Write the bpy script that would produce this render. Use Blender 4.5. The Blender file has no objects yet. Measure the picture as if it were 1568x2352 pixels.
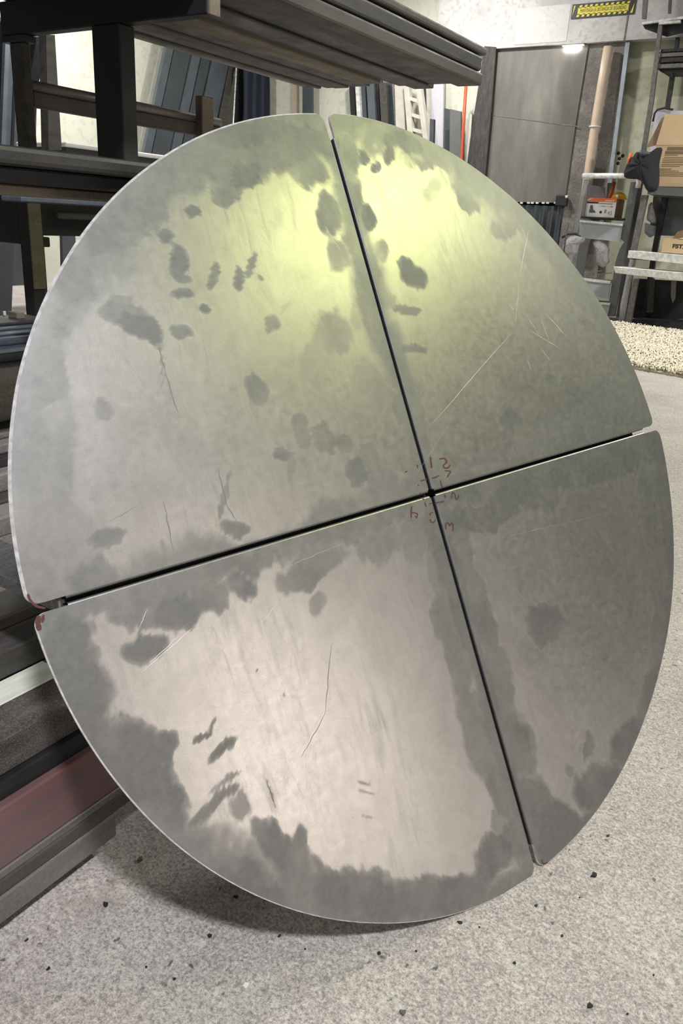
import bpy, bmesh, math, random
import numpy as np
from mathutils import Vector, Matrix

S = bpy.context.scene
COL = S.collection
rnd = random.Random(7)

# ------------------------------------------------------------------ camera
H = 0.914                                     # lens height above the floor (m)
FPX, CX, CY = 1790.0, 784.0, 1176.0          # focal length and centre for the 1568 x 2352 frame
WX = np.array([0.83659542, 0.23443228, -0.49512585])   # world axes seen from the lens (right, down, forward)
WY = np.array([0.54501147, -0.26475114, 0.79553085])
WZ = np.array([0.05541298, -0.93538673, -0.34925787])
W3 = np.stack([WX, WY, WZ])
cam_d = bpy.data.cameras.new('camera')
cam_d.sensor_fit = 'AUTO'; cam_d.sensor_width = 36.0; cam_d.lens = FPX * 36.0 / 2352.0
cam_d.clip_start = 0.02; cam_d.clip_end = 100
cam = bpy.data.objects.new('camera', cam_d); COL.objects.link(cam)
m = Matrix.Identity(4)
for i in range(3):
    m[i][0] = W3[i][0]; m[i][1] = -W3[i][1]; m[i][2] = -W3[i][2]
m[2][3] = H
cam.matrix_world = m
S.camera = cam

# ------------------------------------------------------------------ world, exposure
w = bpy.data.worlds.new('world'); S.world = w; w.use_nodes = True
w.node_tree.nodes['Background'].inputs[0].default_value = (0.55, 0.6, 0.65, 1)
w.node_tree.nodes['Background'].inputs[1].default_value = 0.05
S.view_settings.view_transform = 'Standard'
S.view_settings.look = 'None'
S.view_settings.exposure = 0.2
S.view_settings.gamma = 1.0
S.view_settings.use_curve_mapping = False

# lamps: (name, x, y, z, radius, watts, colour, label)
LAMPS = [  # A and B follow the disc's shadows; C to F are added fill
 ('A', 1.35, -0.95, 4.25, 0.20, 185, (0.97, 0.96, 1.0)),
 ('B', 2.54, 3.13, 4.25, 0.36, 48, (0.92, 1.0, 0.38)),
 ('C', 1.3, 6.9, 4.25, 0.20, 250, (1.0, 0.97, 0.93)),
 ('D', -7.5, 6.2, 4.25, 0.20, 165, (1.0, 0.98, 0.92)),
 ('E', -5.0, 9.0, 4.25, 0.20, 110, (1.0, 0.98, 0.92)),
 ('F', 3.4, 8.6, 4.25, 0.20, 40, (1.0, 0.97, 0.92)),
]
WALL_PANEL_GLOW = 4.8
ROOF_PANEL_GLOW = 1.5
S.cycles.max_bounces = 5; S.cycles.diffuse_bounces = 2; S.cycles.glossy_bounces = 2; S.cycles.transmission_bounces = 3; S.cycles.adaptive_threshold = 0.02; S.cycles.sample_clamp_indirect = 6.0

# ------------------------------------------------------------------ helpers
def un(px, py, ax, val):
    """world point on the plane ax = val that lies behind the given point of the frame"""
    r = W3 @ np.array([(px - CX) / FPX, (py - CY) / FPX, 1.0])
    i = 'xyz'.index(ax)
    o = np.array([0, 0, H])
    return o + r * ((val - o[i]) / r[i])

def link(o, parent=None):
    COL.objects.link(o)
    if parent is not None:
        o.parent = parent
    return o

def mesh_obj(name, verts, faces, mat=None, parent=None, smooth=False):
    me = bpy.data.meshes.new(name)
    me.from_pydata([tuple(map(float, v)) for v in verts], [], faces)
    me.update()
    if smooth:
        for p in me.polygons: p.use_smooth = True
    if mat: me.materials.append(mat)
    return link(bpy.data.objects.new(name, me), parent)

def bm_obj(name, bm, mat=None, parent=None, smooth=False):
    me = bpy.data.meshes.new(name); bm.to_mesh(me); bm.free()
    if smooth:
        for p in me.polygons: p.use_smooth = True
    if mat: me.materials.append(mat)
    return link(bpy.data.objects.new(name, me), parent)

def tag(o, label=None, cat=None, group=None, kind=None):
    if label: o['label'] = label
    if cat: o['category'] = cat
    if group: o['group'] = group
    if kind: o['kind'] = kind
    return o

def empty(name, loc=(0, 0, 0)):
    o = bpy.data.objects.new(name, None); o.location = loc; o.empty_display_size = 0.1
    COL.objects.link(o); return o

def bevel(bm, r, seg=1):
    bmesh.ops.bevel(bm, geom=list(bm.edges), offset=r, segments=seg, affect='EDGES', profile=0.6, clamp_overlap=True)

def add_box(bm, x0, x1, y0, y1, z0, z1):
    v = [bm.verts.new(p) for p in ((x0,y0,z0),(x1,y0,z0),(x1,y1,z0),(x0,y1,z0),(x0,y0,z1),(x1,y0,z1),(x1,y1,z1),(x0,y1,z1))]
    for f in ((0,3,2,1),(4,5,6,7),(0,1,5,4),(1,2,6,5),(2,3,7,6),(3,0,4,7)):
        bm.faces.new([v[i] for i in f])

def box(name, x0, x1, y0, y1, z0, z1, mat, parent=None, bev=0.0, seg=1):
    x0, x1 = min(x0, x1), max(x0, x1); y0, y1 = min(y0, y1), max(y0, y1); z0, z1 = min(z0, z1), max(z0, z1)
    bm = bmesh.new(); add_box(bm, x0, x1, y0, y1, z0, z1)
    if bev: bevel(bm, min(bev, 0.45*min(x1-x0, y1-y0, z1-z0)), seg)
    return bm_obj(name, bm, mat, parent)

def prism(name, pts, off, mat, parent=None, bev=0.0):
    """closed polygon of 3-D points pushed along off into a solid"""
    n = len(pts); off = np.array(off, float)
    bm = bmesh.new()
    a = [bm.verts.new(tuple(map(float, p))) for p in pts]
    b = [bm.verts.new(tuple(map(float, np.array(p) + off))) for p in pts]
    bm.faces.new(a); bm.faces.new(b[::-1])
    for i in range(n):
        j = (i + 1) % n
        bm.faces.new([a[j], a[i], b[i], b[j]])
    bmesh.ops.recalc_face_normals(bm, faces=bm.faces)
    if bev: bevel(bm, bev)
    return bm_obj(name, bm, mat, parent)

def slab(name, poly, ax, val, thick, mat, parent=None, bev=0.0, floor=False):
    """flat board standing on the plane ax = val; its outline is read from the photograph, thick goes away from the lens"""
    pts = [un(px, py, ax, val) for px, py in poly]
    if floor:                                  # its foot stands on the floor
        lo = sorted(range(len(pts)), key=lambda i: pts[i][2])[:2]
        for i in lo: pts[i] = np.array([pts[i][0], pts[i][1], 0.0])
    off = [0, 0, 0]; off['xyz'.index(ax)] = thick
    return prism(name, pts, off, mat, parent, bev)

def tube(name, path, r, mat, parent=None, n=10, caps=True, rads=None):
    path = [Vector(tuple(map(float, p))) for p in path]
    bm = bmesh.new(); rings = []
    up = None
    for i, p in enumerate(path):
        t = (path[min(i+1, len(path)-1)] - path[max(i-1, 0)]).normalized()
        if up is None:
            up = t.orthogonal().normalized()
        up = (up - t * up.dot(t)).normalized()
        s = t.cross(up)
        rr = rads[i] if rads else r
        rings.append([bm.verts.new(p + (up*math.cos(2*math.pi*k/n) + s*math.sin(2*math.pi*k/n))*rr) for k in range(n)])
    for a, b in zip(rings, rings[1:]):
        for k in range(n):
            bm.faces.new([a[k], a[(k+1) % n], b[(k+1) % n], b[k]])
    if caps:
        bm.faces.new(rings[0][::-1]); bm.faces.new(rings[-1])
    bmesh.ops.recalc_face_normals(bm, faces=bm.faces)
    return bm_obj(name, bm, mat, parent, smooth=True)

def rect_tube(name, x0, x1, z0, z1, y0, y1, mat, parent=None, t=0.003, r=0.003):
    """hollow rectangular steel section running along y, open ends, rounded corners"""
    x0, x1 = min(x0, x1), max(x0, x1); z0, z1 = min(z0, z1), max(z0, z1)
    r = min(r, 0.3*(x1-x0), 0.3*(z1-z0)); t = min(t, 0.25*(x1-x0), 0.25*(z1-z0))
    def ring(d, rr):
        pts = []
        for cx, cz, a0 in ((x1-d-rr, z1-d-rr, 0), (x0+d+rr, z1-d-rr, 90), (x0+d+rr, z0+d+rr, 180), (x1-d-rr, z0+d+rr, 270)):
            for a in (0, 45, 90):
                an = math.radians(a0 + a)
                pts.append((cx + rr*math.cos(an), cz + rr*math.sin(an)))
        return pts
    ro = ring(0, r); ri = ring(t, max(r-t, 0.0004)); n = len(ro)
    V = [(x, y0, z) for x, z in ro] + [(x, y1, z) for x, z in ro] + [(x, y0, z) for x, z in ri] + [(x, y1, z) for x, z in ri]
    F = []
    for k in range(n):
        j = (k+1) % n
        F += [(k, n+k, n+j, j), (2*n+k, 2*n+j, 3*n+j, 3*n+k), (k, j, 2*n+j, 2*n+k), (n+k, 3*n+k, 3*n+j, n+j)]
    return mesh_obj(name, V, F, mat, parent)

# ------------------------------------------------------------------ materials
class NT:
    def __init__(self, name):
        self.m = bpy.data.materials.new(name); self.m.use_nodes = True
        self.t = self.m.node_tree; self.b = self.t.nodes['Principled BSDF']
        self.tc = self.n('ShaderNodeTexCoord')
    def n(self, typ, **kw):
        o = self.t.nodes.new(typ)
        for k, v in kw.items(): setattr(o, k, v)
        return o
    def l(self, a, b): self.t.links.new(a, b)
    def setv(self, sock, v):
        if hasattr(v, 'is_output') or isinstance(v, bpy.types.NodeSocket): self.l(v, sock)
        else: sock.default_value = v
    def coords(self, which='Object', scale=(1, 1, 1), src=None):
        mp = self.n('ShaderNodeMapping'); mp.inputs['Scale'].default_value = scale
        self.l(src if src is not None else self.tc.outputs[which], mp.inputs['Vector'])
        return mp.outputs[0]
    def noise(self, scale, detail=4, rough=0.55, vec=None, dist=0.0):
        o = self.n('ShaderNodeTexNoise'); o.inputs['Scale'].default_value = scale
        o.inputs['Detail'].default_value = detail; o.inputs['Roughness'].default_value = rough; o.inputs['Distortion'].default_value = dist
        self.l(vec if vec is not None else self.tc.outputs['Object'], o.inputs['Vector'])
        return o.outputs['Fac']
    def voro(self, scale, vec=None, feat='F1', rand=1.0):
        o = self.n('ShaderNodeTexVoronoi', feature=feat); o.inputs['Scale'].default_value = scale; o.inputs['Randomness'].default_value = rand
        self.l(vec if vec is not None else self.tc.outputs['Object'], o.inputs['Vector'])
        return o.outputs['Distance']
    def ramp(self, fac, stops, interp='LINEAR'):
        o = self.n('ShaderNodeValToRGB'); o.color_ramp.interpolation = interp
        e = o.color_ramp.elements
        while len(e) < len(stops): e.new(0.5)
        for s, (p, c) in zip(e, stops):
            s.position = p; s.color = c if len(c) == 4 else (*c, 1)
        self.l(fac, o.inputs[0]); return o.outputs[0]
    def range(self, v, a, b, c=0.0, d=1.0, smooth=False):
        o = self.n('ShaderNodeMapRange'); o.clamp = True
        if smooth: o.interpolation_type = 'SMOOTHSTEP'
        self.setv(o.inputs[0], v)
        for i, x in zip((1, 2, 3, 4), (a, b, c, d)): self.setv(o.inputs[i], x)
        return o.outputs[0]
    def math(self, op, a, b=0.0, c=None):
        o = self.n('ShaderNodeMath', operation=op); self.setv(o.inputs[0], a); self.setv(o.inputs[1], b)
        if c is not None: self.setv(o.inputs[2], c)
        return o.outputs[0]
    def mix(self, fac, a, b, mode='MIX'):
        o = self.n('ShaderNodeMix', data_type='RGBA', blend_type=mode)
        self.setv(o.inputs[0], fac)
        self.setv(o.inputs[6], a if not isinstance(a, tuple) or len(a) == 4 else (*a, 1))
        self.setv(o.inputs[7], b if not isinstance(b, tuple) or len(b) == 4 else (*b, 1))
        return o.outputs[2]
    def bump(self, h, strength=0.3, dist=0.002):
        o = self.n('ShaderNodeBump'); o.inputs['Strength'].default_value = strength; o.inputs['Distance'].default_value = dist
        self.l(h, o.inputs['Height']); self.l(o.outputs[0], self.b.inputs['Normal'])
    def out(self, color=None, rough=None, metal=None, spec=None):
        if color is not None: self.setv(self.b.inputs['Base Color'], color if not isinstance(color, tuple) or len(color) == 4 else (*color, 1))
        if rough is not None: self.setv(self.b.inputs['Roughness'], rough)
        if metal is not None: self.setv(self.b.inputs['Metallic'], metal)
        if spec is not None: self.setv(self.b.inputs['Specular IOR Level'], spec)
        return self.m

def plain(name, col, rough=0.6, metal=0.0, var=0.25, scale=18.0, bump=0.0):
    """colour with soft grain"""
    t = NT(name)
    n1 = t.noise(scale, 5, 0.6); n2 = t.noise(scale*7, 3)
    f = t.math('ADD', t.math('MULTIPLY', n1, 0.7), t.math('MULTIPLY', n2, 0.3))
    lo = tuple(c*(1-var) for c in col); hi = tuple(min(1, c*(1+var)) for c in col)
    c = t.ramp(f, [(0.3, lo), (0.7, hi)])
    if bump: t.bump(n2, bump, 0.002)
    return t.out(c, t.range(n1, 0.3, 0.7, rough*0.85, min(1, rough*1.15)), metal)

def mill_steel(name, col, rough=0.5, metal=0.55, rust=(0.115, 0.095, 0.08), rust_amt=0.35, along=(6, 0.8, 6)):
    """hot-rolled section: dark scale, brownish dust, streaks along its length (y)"""
    t = NT(name)
    v = t.coords('Object', along)
    st = t.noise(9, 5, 0.65, v); pt = t.noise(14, 4, 0.6); fine = t.noise(240, 2, 0.5)
    f = t.range(t.math('ADD', t.math('MULTIPLY', st, 0.6), t.math('MULTIPLY', pt, 0.4)), 0.46, 0.62, 0, rust_amt)
    base = t.ramp(t.noise(5, 3, 0.5, v), [(0.3, tuple(c*0.7 for c in col)), (0.7, tuple(c*1.3 for c in col))])
    c = t.mix(f, base, rust)
    c = t.mix(t.range(fine, 0.35, 0.75, 0.0, 0.25), c, tuple(min(1, x*2.2) for x in col))
    t.bump(t.math('ADD', t.math('MULTIPLY', fine, 0.5), st), 0.25, 0.0012)
    return t.out(c, t.range(pt, 0.3, 0.7, rough*0.8, rough*1.2), metal)

MAT = {}
MAT['mill'] = mill_steel('mill_steel', (0.050, 0.051, 0.055))
MAT['mill_dark'] = mill_steel('mill_steel_dark', (0.022, 0.023, 0.027), 0.5, 0.4, rust_amt=0.15)
MAT['mill_brown'] = mill_steel('mill_steel_brown', (0.070, 0.067, 0.064), 0.6, 0.3, (0.15, 0.125, 0.105), 0.5)
MAT['mill_grey'] = mill_steel('mill_steel_grey', (0.19, 0.183, 0.175), 0.5, 0.45, rust_amt=0.25)
MAT['mill_light'] = mill_steel('mill_steel_light', (0.30, 0.285, 0.265), 0.5, 0.3, (0.22, 0.19, 0.16), 0.3)
MAT['mill_blue'] = mill_steel('mill_steel_blue', (0.13, 0.15, 0.185), 0.42, 0.4, rust_amt=0.1)
MAT['mill_tan'] = mill_steel('rusty_tan', (0.21, 0.18, 0.14), 0.7, 0.15, (0.13, 0.10, 0.075), 0.4)
MAT['painted_sheen_bar'] = mill_steel('painted_sheen_bar', (0.88, 0.93, 0.78), 0.3, 0.0, (0.82, 0.88, 0.70), 0.2)  # pale green base colour stands in for reflected lamp light
MAT['brushed'] = mill_steel('brushed_bar', (0.36, 0.36, 0.37), 0.38, 0.85, (0.22, 0.2, 0.17), 0.3, (30, 3, 30))
MAT['black'] = plain('black_paint', (0.018, 0.019, 0.022), 0.55, 0.0)
MAT['alu'] = mill_steel('aluminium', (0.78, 0.78, 0.77), 0.4, 0.25, (0.6, 0.58, 0.55), 0.25)
MAT['grey_paint'] = plain('grey_paint', (0.30, 0.32, 0.33), 0.45, 0.1, 0.12)
MAT['ladder_side'] = plain('dark_grey_paint', (0.15, 0.155, 0.16), 0.5, 0.1, 0.15)
MAT['step_front'] = plain('pale_grey_panel', (0.42, 0.46, 0.49), 0.4, 0.2, 0.08)
MAT['white'] = plain('white_paint', (0.78, 0.78, 0.78), 0.5, 0, 0.06)
MAT['white_wood'] = plain('white_washed_wood', (0.62, 0.59, 0.53), 0.7, 0, 0.15, 9)
MAT['slate_sheet'] = plain('slate_blue_sheet', (0.115, 0.135, 0.16), 0.4, 0.35, 0.18, 5)
MAT['slate_dark'] = plain('slate_dark_sheet', (0.07, 0.08, 0.095), 0.45, 0.3, 0.2, 5)
MAT['navy_cloth'] = plain('navy_cloth', (0.018, 0.024, 0.042), 0.9, 0, 0.3, 30)
MAT['black_cloth'] = plain('black_cloth', (0.022, 0.023, 0.030), 0.9, 0, 0.35, 40, 0.3)
MAT['card'] = plain('cardboard', (0.60, 0.44, 0.27), 0.8, 0, 0.08, 12)
MAT['card_dark'] = plain('cardboard_inside', (0.22, 0.14, 0.08), 0.85, 0, 0.15)
MAT['print'] = plain('printed_ink', (0.20, 0.145, 0.09), 0.8, 0, 0.1)
MAT['ink'] = plain('black_ink', (0.02, 0.02, 0.02), 0.7, 0, 0.1)
MAT['orange'] = plain('orange_print', (0.80, 0.20, 0.055), 0.55, 0, 0.06)
MAT['red_orange'] = plain('red_orange_paint', (0.55, 0.10, 0.045), 0.5, 0, 0.12)
MAT['yellow_hat'] = plain('yellow_plastic', (0.75, 0.42, 0.03), 0.35, 0, 0.05)
MAT['sign_yellow'] = plain('sign_yellow', (0.80, 0.72, 0.10), 0.5, 0, 0.04)
MAT['sign_black'] = plain('sign_black', (0.045, 0.045, 0.05), 0.5, 0, 0.06)
MAT['sign_letter'] = plain('sign_letter', (0.16, 0.15, 0.03), 0.5, 0, 0.06)
MAT['pipe'] = plain('beige_pipe', (0.66, 0.52, 0.41), 0.45, 0, 0.10, 7)
MAT['marker'] = plain('red_marker', (0.085, 0.024, 0.018), 0.6, 0, 0.35, 300)
MAT['rubber'] = plain('dark_rubber', (0.03, 0.03, 0.032), 0.7)
t = NT('clear_plastic'); t.bump(t.noise(45, 4), 0.9, 0.02)
t.b.inputs['Transmission Weight'].default_value = 0.55; t.b.inputs['IOR'].default_value = 1.2
MAT['plastic'] = t.out((0.72, 0.72, 0.74), 0.25, 0.0)
# red painted beam: worn paint over steel
t = NT('worn_red_paint'); v = t.coords('Object', (4, 0.7, 4)); n = t.noise(6, 6, 0.7, v); n2 = t.noise(3, 3, 0.5, v)
c = t.ramp(n, [(0.34, (0.13, 0.115, 0.125)), (0.47, (0.21, 0.11, 0.11)), (0.58, (0.33, 0.115, 0.10)), (0.72, (0.40, 0.17, 0.12))])
c = t.mix(t.range(n2, 0.42, 0.58, 0, 0.7), c, (0.16, 0.125, 0.13))
t.bump(t.noise(200, 2), 0.15, 0.001)
MAT['red_beam'] = t.out(c, 0.42, 0.15)
# gritty scale on the wide beam's top
t = NT('gritty_scale'); g = t.noise(420, 3, 0.7); p = t.noise(9, 5, 0.6, t.coords('Object', (3, 1, 3)))
c = t.ramp(p, [(0.35, (0.055, 0.05, 0.048)), (0.62, (0.15, 0.13, 0.115)), (0.75, (0.20, 0.175, 0.15))])
c = t.mix(t.range(g, 0.52, 0.7, 0, 0.6), c, (0.36, 0.33, 0.30)); c = t.mix(t.range(g, 0.36, 0.46, 0.6, 0), c, (0.03, 0.028, 0.026))
t.bump(g, 0.8, 0.003)
MAT['gritty'] = t.out(c, 0.75, 0.1)
# ------------------------------------------------------------------ materials of the shell
# concrete floor
t = NT('concrete_floor'); P = t.tc.outputs['Object']
big = t.noise(0.9, 4, 0.55); mid = t.noise(7, 5, 0.6); fine = t.noise(210, 5, 0.85); grain = t.noise(600, 2, 0.6)
c = t.ramp(t.math('ADD', t.math('MULTIPLY', big, 0.5), t.math('MULTIPLY', mid, 0.5)), [(0.36, (0.40, 0.362, 0.335)), (0.5, (0.50, 0.465, 0.425)), (0.64, (0.58, 0.545, 0.49))])
c = t.mix(t.range(t.noise(2.3, 3, 0.5), 0.46, 0.62, 0, 0.45), c, (0.42, 0.355, 0.345))
c = t.mix(t.range(fine, 0.38, 0.50, 0.85, 0), c, (0.15, 0.135, 0.13))
c = t.mix(t.range(fine, 0.52, 0.64, 0, 0.8), c, (0.82, 0.79, 0.73))
c = t.mix(t.range(grain, 0.30, 0.46, 0.5, 0), c, (0.16, 0.15, 0.145))
m2 = t.noise(85, 4, 0.75, None, 0.8)
c = t.mix(t.range(m2, 0.36, 0.48, 0.55, 0), c, (0.20, 0.18, 0.17)); c = t.mix(t.range(m2, 0.54, 0.66, 0, 0.5), c, (0.80, 0.76, 0.69))
wv = t.n('ShaderNodeVectorMath', operation='ADD'); wn = t.n('ShaderNodeTexNoise'); wn.inputs['Scale'].default_value = 60; t.l(P, wn.inputs['Vector'])
sc_ = t.n('ShaderNodeVectorMath', operation='SCALE'); sc_.inputs['Scale'].default_value = 0.03; t.l(wn.outputs['Color'], sc_.inputs[0])
t.l(P, wv.inputs[0]); t.l(sc_.outputs[0], wv.inputs[1])
sp = t.math('MULTIPLY', t.range(t.voro(34, wv.outputs[0]), 0.07, 0.16, 1, 0), t.range(t.noise(9, 2), 0.44, 0.54, 0, 1))
c = t.mix(t.math('MULTIPLY', sp, 0.8), c, (0.06, 0.055, 0.06))
# oily patches
oil = t.range(t.math('ADD', t.noise(3.1, 5, 0.65), t.math('MULTIPLY', fine, 0.06)), 0.66, 0.72, 0, 0.55)
c = t.mix(oil, c, (0.30, 0.255, 0.225))
t.bump(t.math('ADD', fine, t.math('MULTIPLY', grain, 0.6)), 0.35, 0.002)
M_FLOOR = t.out(c, t.range(mid, 0.3, 0.7, 0.55, 0.8), 0.0, 0.35)

def plaster(name, a, b, stain_shade, sc=1.2, bump=0.3):
    t = NT(name); n = t.noise(sc, 6, 0.62); n2 = t.noise(sc*9, 4); n3 = t.noise(sc*40, 3)
    c = t.ramp(n, [(0.35, a), (0.65, b)])
    c = t.mix(t.range(t.math('ADD', n2, t.math('MULTIPLY', n, 0.4)), 0.72, 0.86, 0, 0.5), c, stain_shade)
    t.bump(t.math('ADD', n2, t.math('MULTIPLY', n3, 0.5)), bump, 0.01)
    return t.out(c, 0.85, 0, 0.2)
M_PALE = plaster('pale_plaster', (0.64, 0.645, 0.55), (0.76, 0.765, 0.67), (0.52, 0.52, 0.43))
M_GREEN = plaster('pale_green_plaster', (0.40, 0.42, 0.31), (0.50, 0.51, 0.40), (0.30, 0.32, 0.24))
M_CONC = plaster('grey_concrete', (0.52, 0.51, 0.52), (0.68, 0.67, 0.67), (0.40, 0.39, 0.39), 2.0, 0.6)
M_ROUGH = plaster('rough_render', (0.20, 0.185, 0.175), (0.34, 0.32, 0.30), (0.13, 0.12, 0.11), 5.0, 1.0)
M_RIGHTW = plaster('right_wall_paint', (0.13, 0.13, 0.125), (0.18, 0.175, 0.165), (0.10, 0.10, 0.09))
M_TEAL = plaster('teal_paint', (0.30, 0.42, 0.42), (0.36, 0.48, 0.48), (0.25, 0.36, 0.36))
M_CEIL = plaster('ceiling_sheet', (0.19, 0.21, 0.245), (0.23, 0.25, 0.285), (0.16, 0.18, 0.21))
M_SOFFIT = plaster('soffit_plaster', (0.46, 0.425, 0.43), (0.52, 0.485, 0.49), (0.40, 0.37, 0.375))

XL, XR, YF, YB, ZC = -8.9, 6.4, -4.5, 10.8, 5.0
def struct(o): o['kind'] = 'structure'; return o
struct(box('floor', XL-0.3, XR+0.3, YF-0.3, YB+0.3, -0.2, 0.0, M_FLOOR))
struct(box('wall_left', XL-0.2, XL, YF, YB, 0, ZC, M_PALE))
# back wall: pale plaster to the left of the doorway, pale green to its right
xd0 = un(1112, 300, 'y', YB)[0]; xd1 = un(1440, 100, 'y', YB)[0]
zlin = un(1270, 103, 'y', YB-0.15)[2]
wb = struct(empty('wall_back', (0, YB, 0)))
def wall_piece(name, x0, x1, z0, z1, mat, y0=0.0, y1=0.2):
    return box(name, x0, x1, y0, y1, z0, z1, mat, wb)
wall_piece('plaster_panel', XL, xd0, 0, ZC, M_PALE)
wall_piece('plaster_panel', xd1, XR, 0, ZC, M_GREEN)
wall_piece('backing_panel', xd0, xd1, 0, ZC, M_ROUGH, 0.12, 0.25)
xc0 = un(1005, 60, 'y', YB-0.15)[0]
lint = wall_piece('concrete_lintel', xc0, XR, zlin, ZC, M_CONC, -0.15, 0.11)
xj = un(1438, 60, 'y', YB-0.15)[0]
box('joint_line', xj-0.008, xj+0.008, -0.156, -0.149, zlin, zlin+1.2, M_ROUGH, lint)
# lighter repaired patch on the concrete
pa = un(1190, 20, 'y', YB-0.15); pb = un(1300, 95, 'y', YB-0.15)
box('repair_patch', pa[0], pb[0], -0.154, -0.149, pb[2], pa[2], plaster('repair_mortar', (0.66, 0.655, 0.66), (0.74, 0.735, 0.74), (0.6, 0.6, 0.6), 3), lint)
# right wall (its light and colour show in the steel), front wall, ceiling
struct(box('wall_right', XR, XR+0.2, YF, YB, 0, ZC, M_RIGHTW))
struct(box('trim_1', XR-0.03, XR, 2.9, YB, 2.75, 4.2, M_TEAL))
struct(box('wall_front', XL, XR, YF-0.2, YF, 0, ZC, plaster('front_wall_paint', (0.24, 0.24, 0.27), (0.30, 0.30, 0.33), (0.2, 0.2, 0.22))))
struct(box('ceiling', XL, XR, YF, YB, ZC, ZC+0.2, M_CEIL))
struct(box('trim_2', 2.75, XR, YF, YB, 4.72, ZC-0.002, M_SOFFIT))

# warm glowing panel added in the right wall, mirrored as the bright patch
t = NT('warm_panel_glow'); t.b.inputs['Emission Color'].default_value = (1.0, 0.86, 0.76, 1); t.b.inputs['Emission Strength'].default_value = WALL_PANEL_GLOW
M_GLOW = t.out((0.8, 0.76, 0.72), 0.4)
wd = struct(empty('added_wall_panel', (XR-0.02, 1.15, 0)))
for k in range(3):
    for j in range(4):
        box('glow_pane', -0.01, 0.01, -0.85+0.57*k, -0.85+0.57*k+0.53, 0.34+0.76*j, 0.34+0.76*j+0.72, M_GLOW, wd)
for k in range(4): box('mullion', -0.03, 0.015, -0.89+0.57*k, -0.85+0.57*k, 0.30, 3.38, MAT['grey_paint'], wd)
for k in range(5): box('transom', -0.028, 0.014, -0.89, 0.86, 0.30+0.76*k, 0.34+0.76*k, MAT['grey_paint'], wd)
# unseen dark cabinets added so the lower right plate mirrors something dark
for k, (y0, lab) in enumerate(((2.60, 'added unseen dark cabinet nearest the warm glow panel'), (3.80, 'added unseen dark cabinet in the middle of the right wall row'), (5.00, 'added unseen dark cabinet farthest from the warm glow panel'))):
    cab = tag(empty('added_cabinet', (5.55, y0, 0)), lab, 'cabinet', 'added unseen cabinets along the right wall')
    box('body', 0.03, 0.80, 0, 1.15, 0.08, 2.45, MAT['black'], cab, 0.01)
    for j in range(2):
        d_ = box('door', 0.0, 0.029, 0.02+0.565*j, 0.565+0.565*j, 0.12, 2.42, MAT['ladder_side'], cab, 0.004)
        box('handle', -0.03, -0.001, 0.49+0.13*j, 0.52+0.13*j, 1.15, 1.35, MAT['grey_paint'], d_, 0.004)
    box('plinth', 0.06, 0.78, 0.03, 1.12, 0, 0.08, MAT['black'], cab)
# dark press added out of view, blocks bright reflections in the disc
M_PRESS = plain('blue_black_machine_paint', (0.045, 0.054, 0.066), 0.5, 0.1, 0.15)
pr = tag(empty('added_press', (2.45, 2.0, 0)), 'added unseen blue black press that darkens the lower right plate', 'machine')
for yy in (0.0, 1.70): box('side_frame', 0.0, 0.85, yy, yy+0.10, 0, 1.85, M_PRESS, pr, 0.01)
box('bed', 0.02, 0.40, 0.101, 1.699, 0, 0.85, M_PRESS, pr, 0.01)
box('ram', 0.10, 0.34, 0.101, 1.699, 1.05, 1.80, M_PRESS, pr, 0.01)
box('rear_cover', 0.60, 0.80, 0.101, 1.699, 0, 1.80, MAT['black'], pr, 0.01)
box('punch', 0.20, 0.24, 0.15, 1.65, 0.95, 1.049, MAT['grey_paint'], pr); box('die', 0.16, 0.28, 0.15, 1.65, 0.851, 0.90, MAT['grey_paint'], pr)
box('control_box', -0.12, -0.001, 1.62, 1.80, 1.05, 1.45, MAT['black'], pr, 0.006)
# unseen glowing roof panels added to tint the disc highlight yellow green
t = NT('green_panel_glow'); t.b.inputs['Emission Color'].default_value = (0.80, 1.0, 0.20, 1); t.b.inputs['Emission Strength'].default_value = ROOF_PANEL_GLOW
M_ROOF_PANEL = t.out((0.5, 0.6, 0.2), 0.5)
sk = struct(empty('added_roof_panel', (2.75, 3.55, 4.70)))
for k in range(2): box('glow_pane', -0.62+0.64*k, -0.02+0.64*k, -0.75, 0.75, -0.01, 0.01, M_ROOF_PANEL, sk)
for k in range(3): box('glazing_bar', -0.64+0.64*k-0.012, -0.64+0.64*k+0.03, -0.78, 0.78, -0.02, 0.02, MAT['grey_paint'], sk)

# unseen fill lights added under the soffit to brighten the upper left plate
t = NT('fill_lamp_glow'); t.b.inputs['Emission Color'].default_value = (0.94, 0.92, 1.0, 1); t.b.inputs['Emission Strength'].default_value = 5.0
M_FILL = t.out((0.85, 0.85, 0.85), 0.4)
for x, y, lab in ((3.4, 0.35, 'added long fill light under the soffit nearest the disc'), (4.9, 0.75, 'added long fill light under the soffit by the right wall')):
    r_ = tag(empty('added_fill_lamp', (x, y, 4.66)), lab, 'lamp', 'added fill lights under the soffit')
    box('diffuser', -0.13, 0.13, -0.75, 0.75, -0.05, 0.0, M_FILL, r_, 0.01); box('housing', -0.15, 0.15, -0.78, 0.78, 0.001, 0.058, MAT['white'], r_, 0.004)

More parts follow.
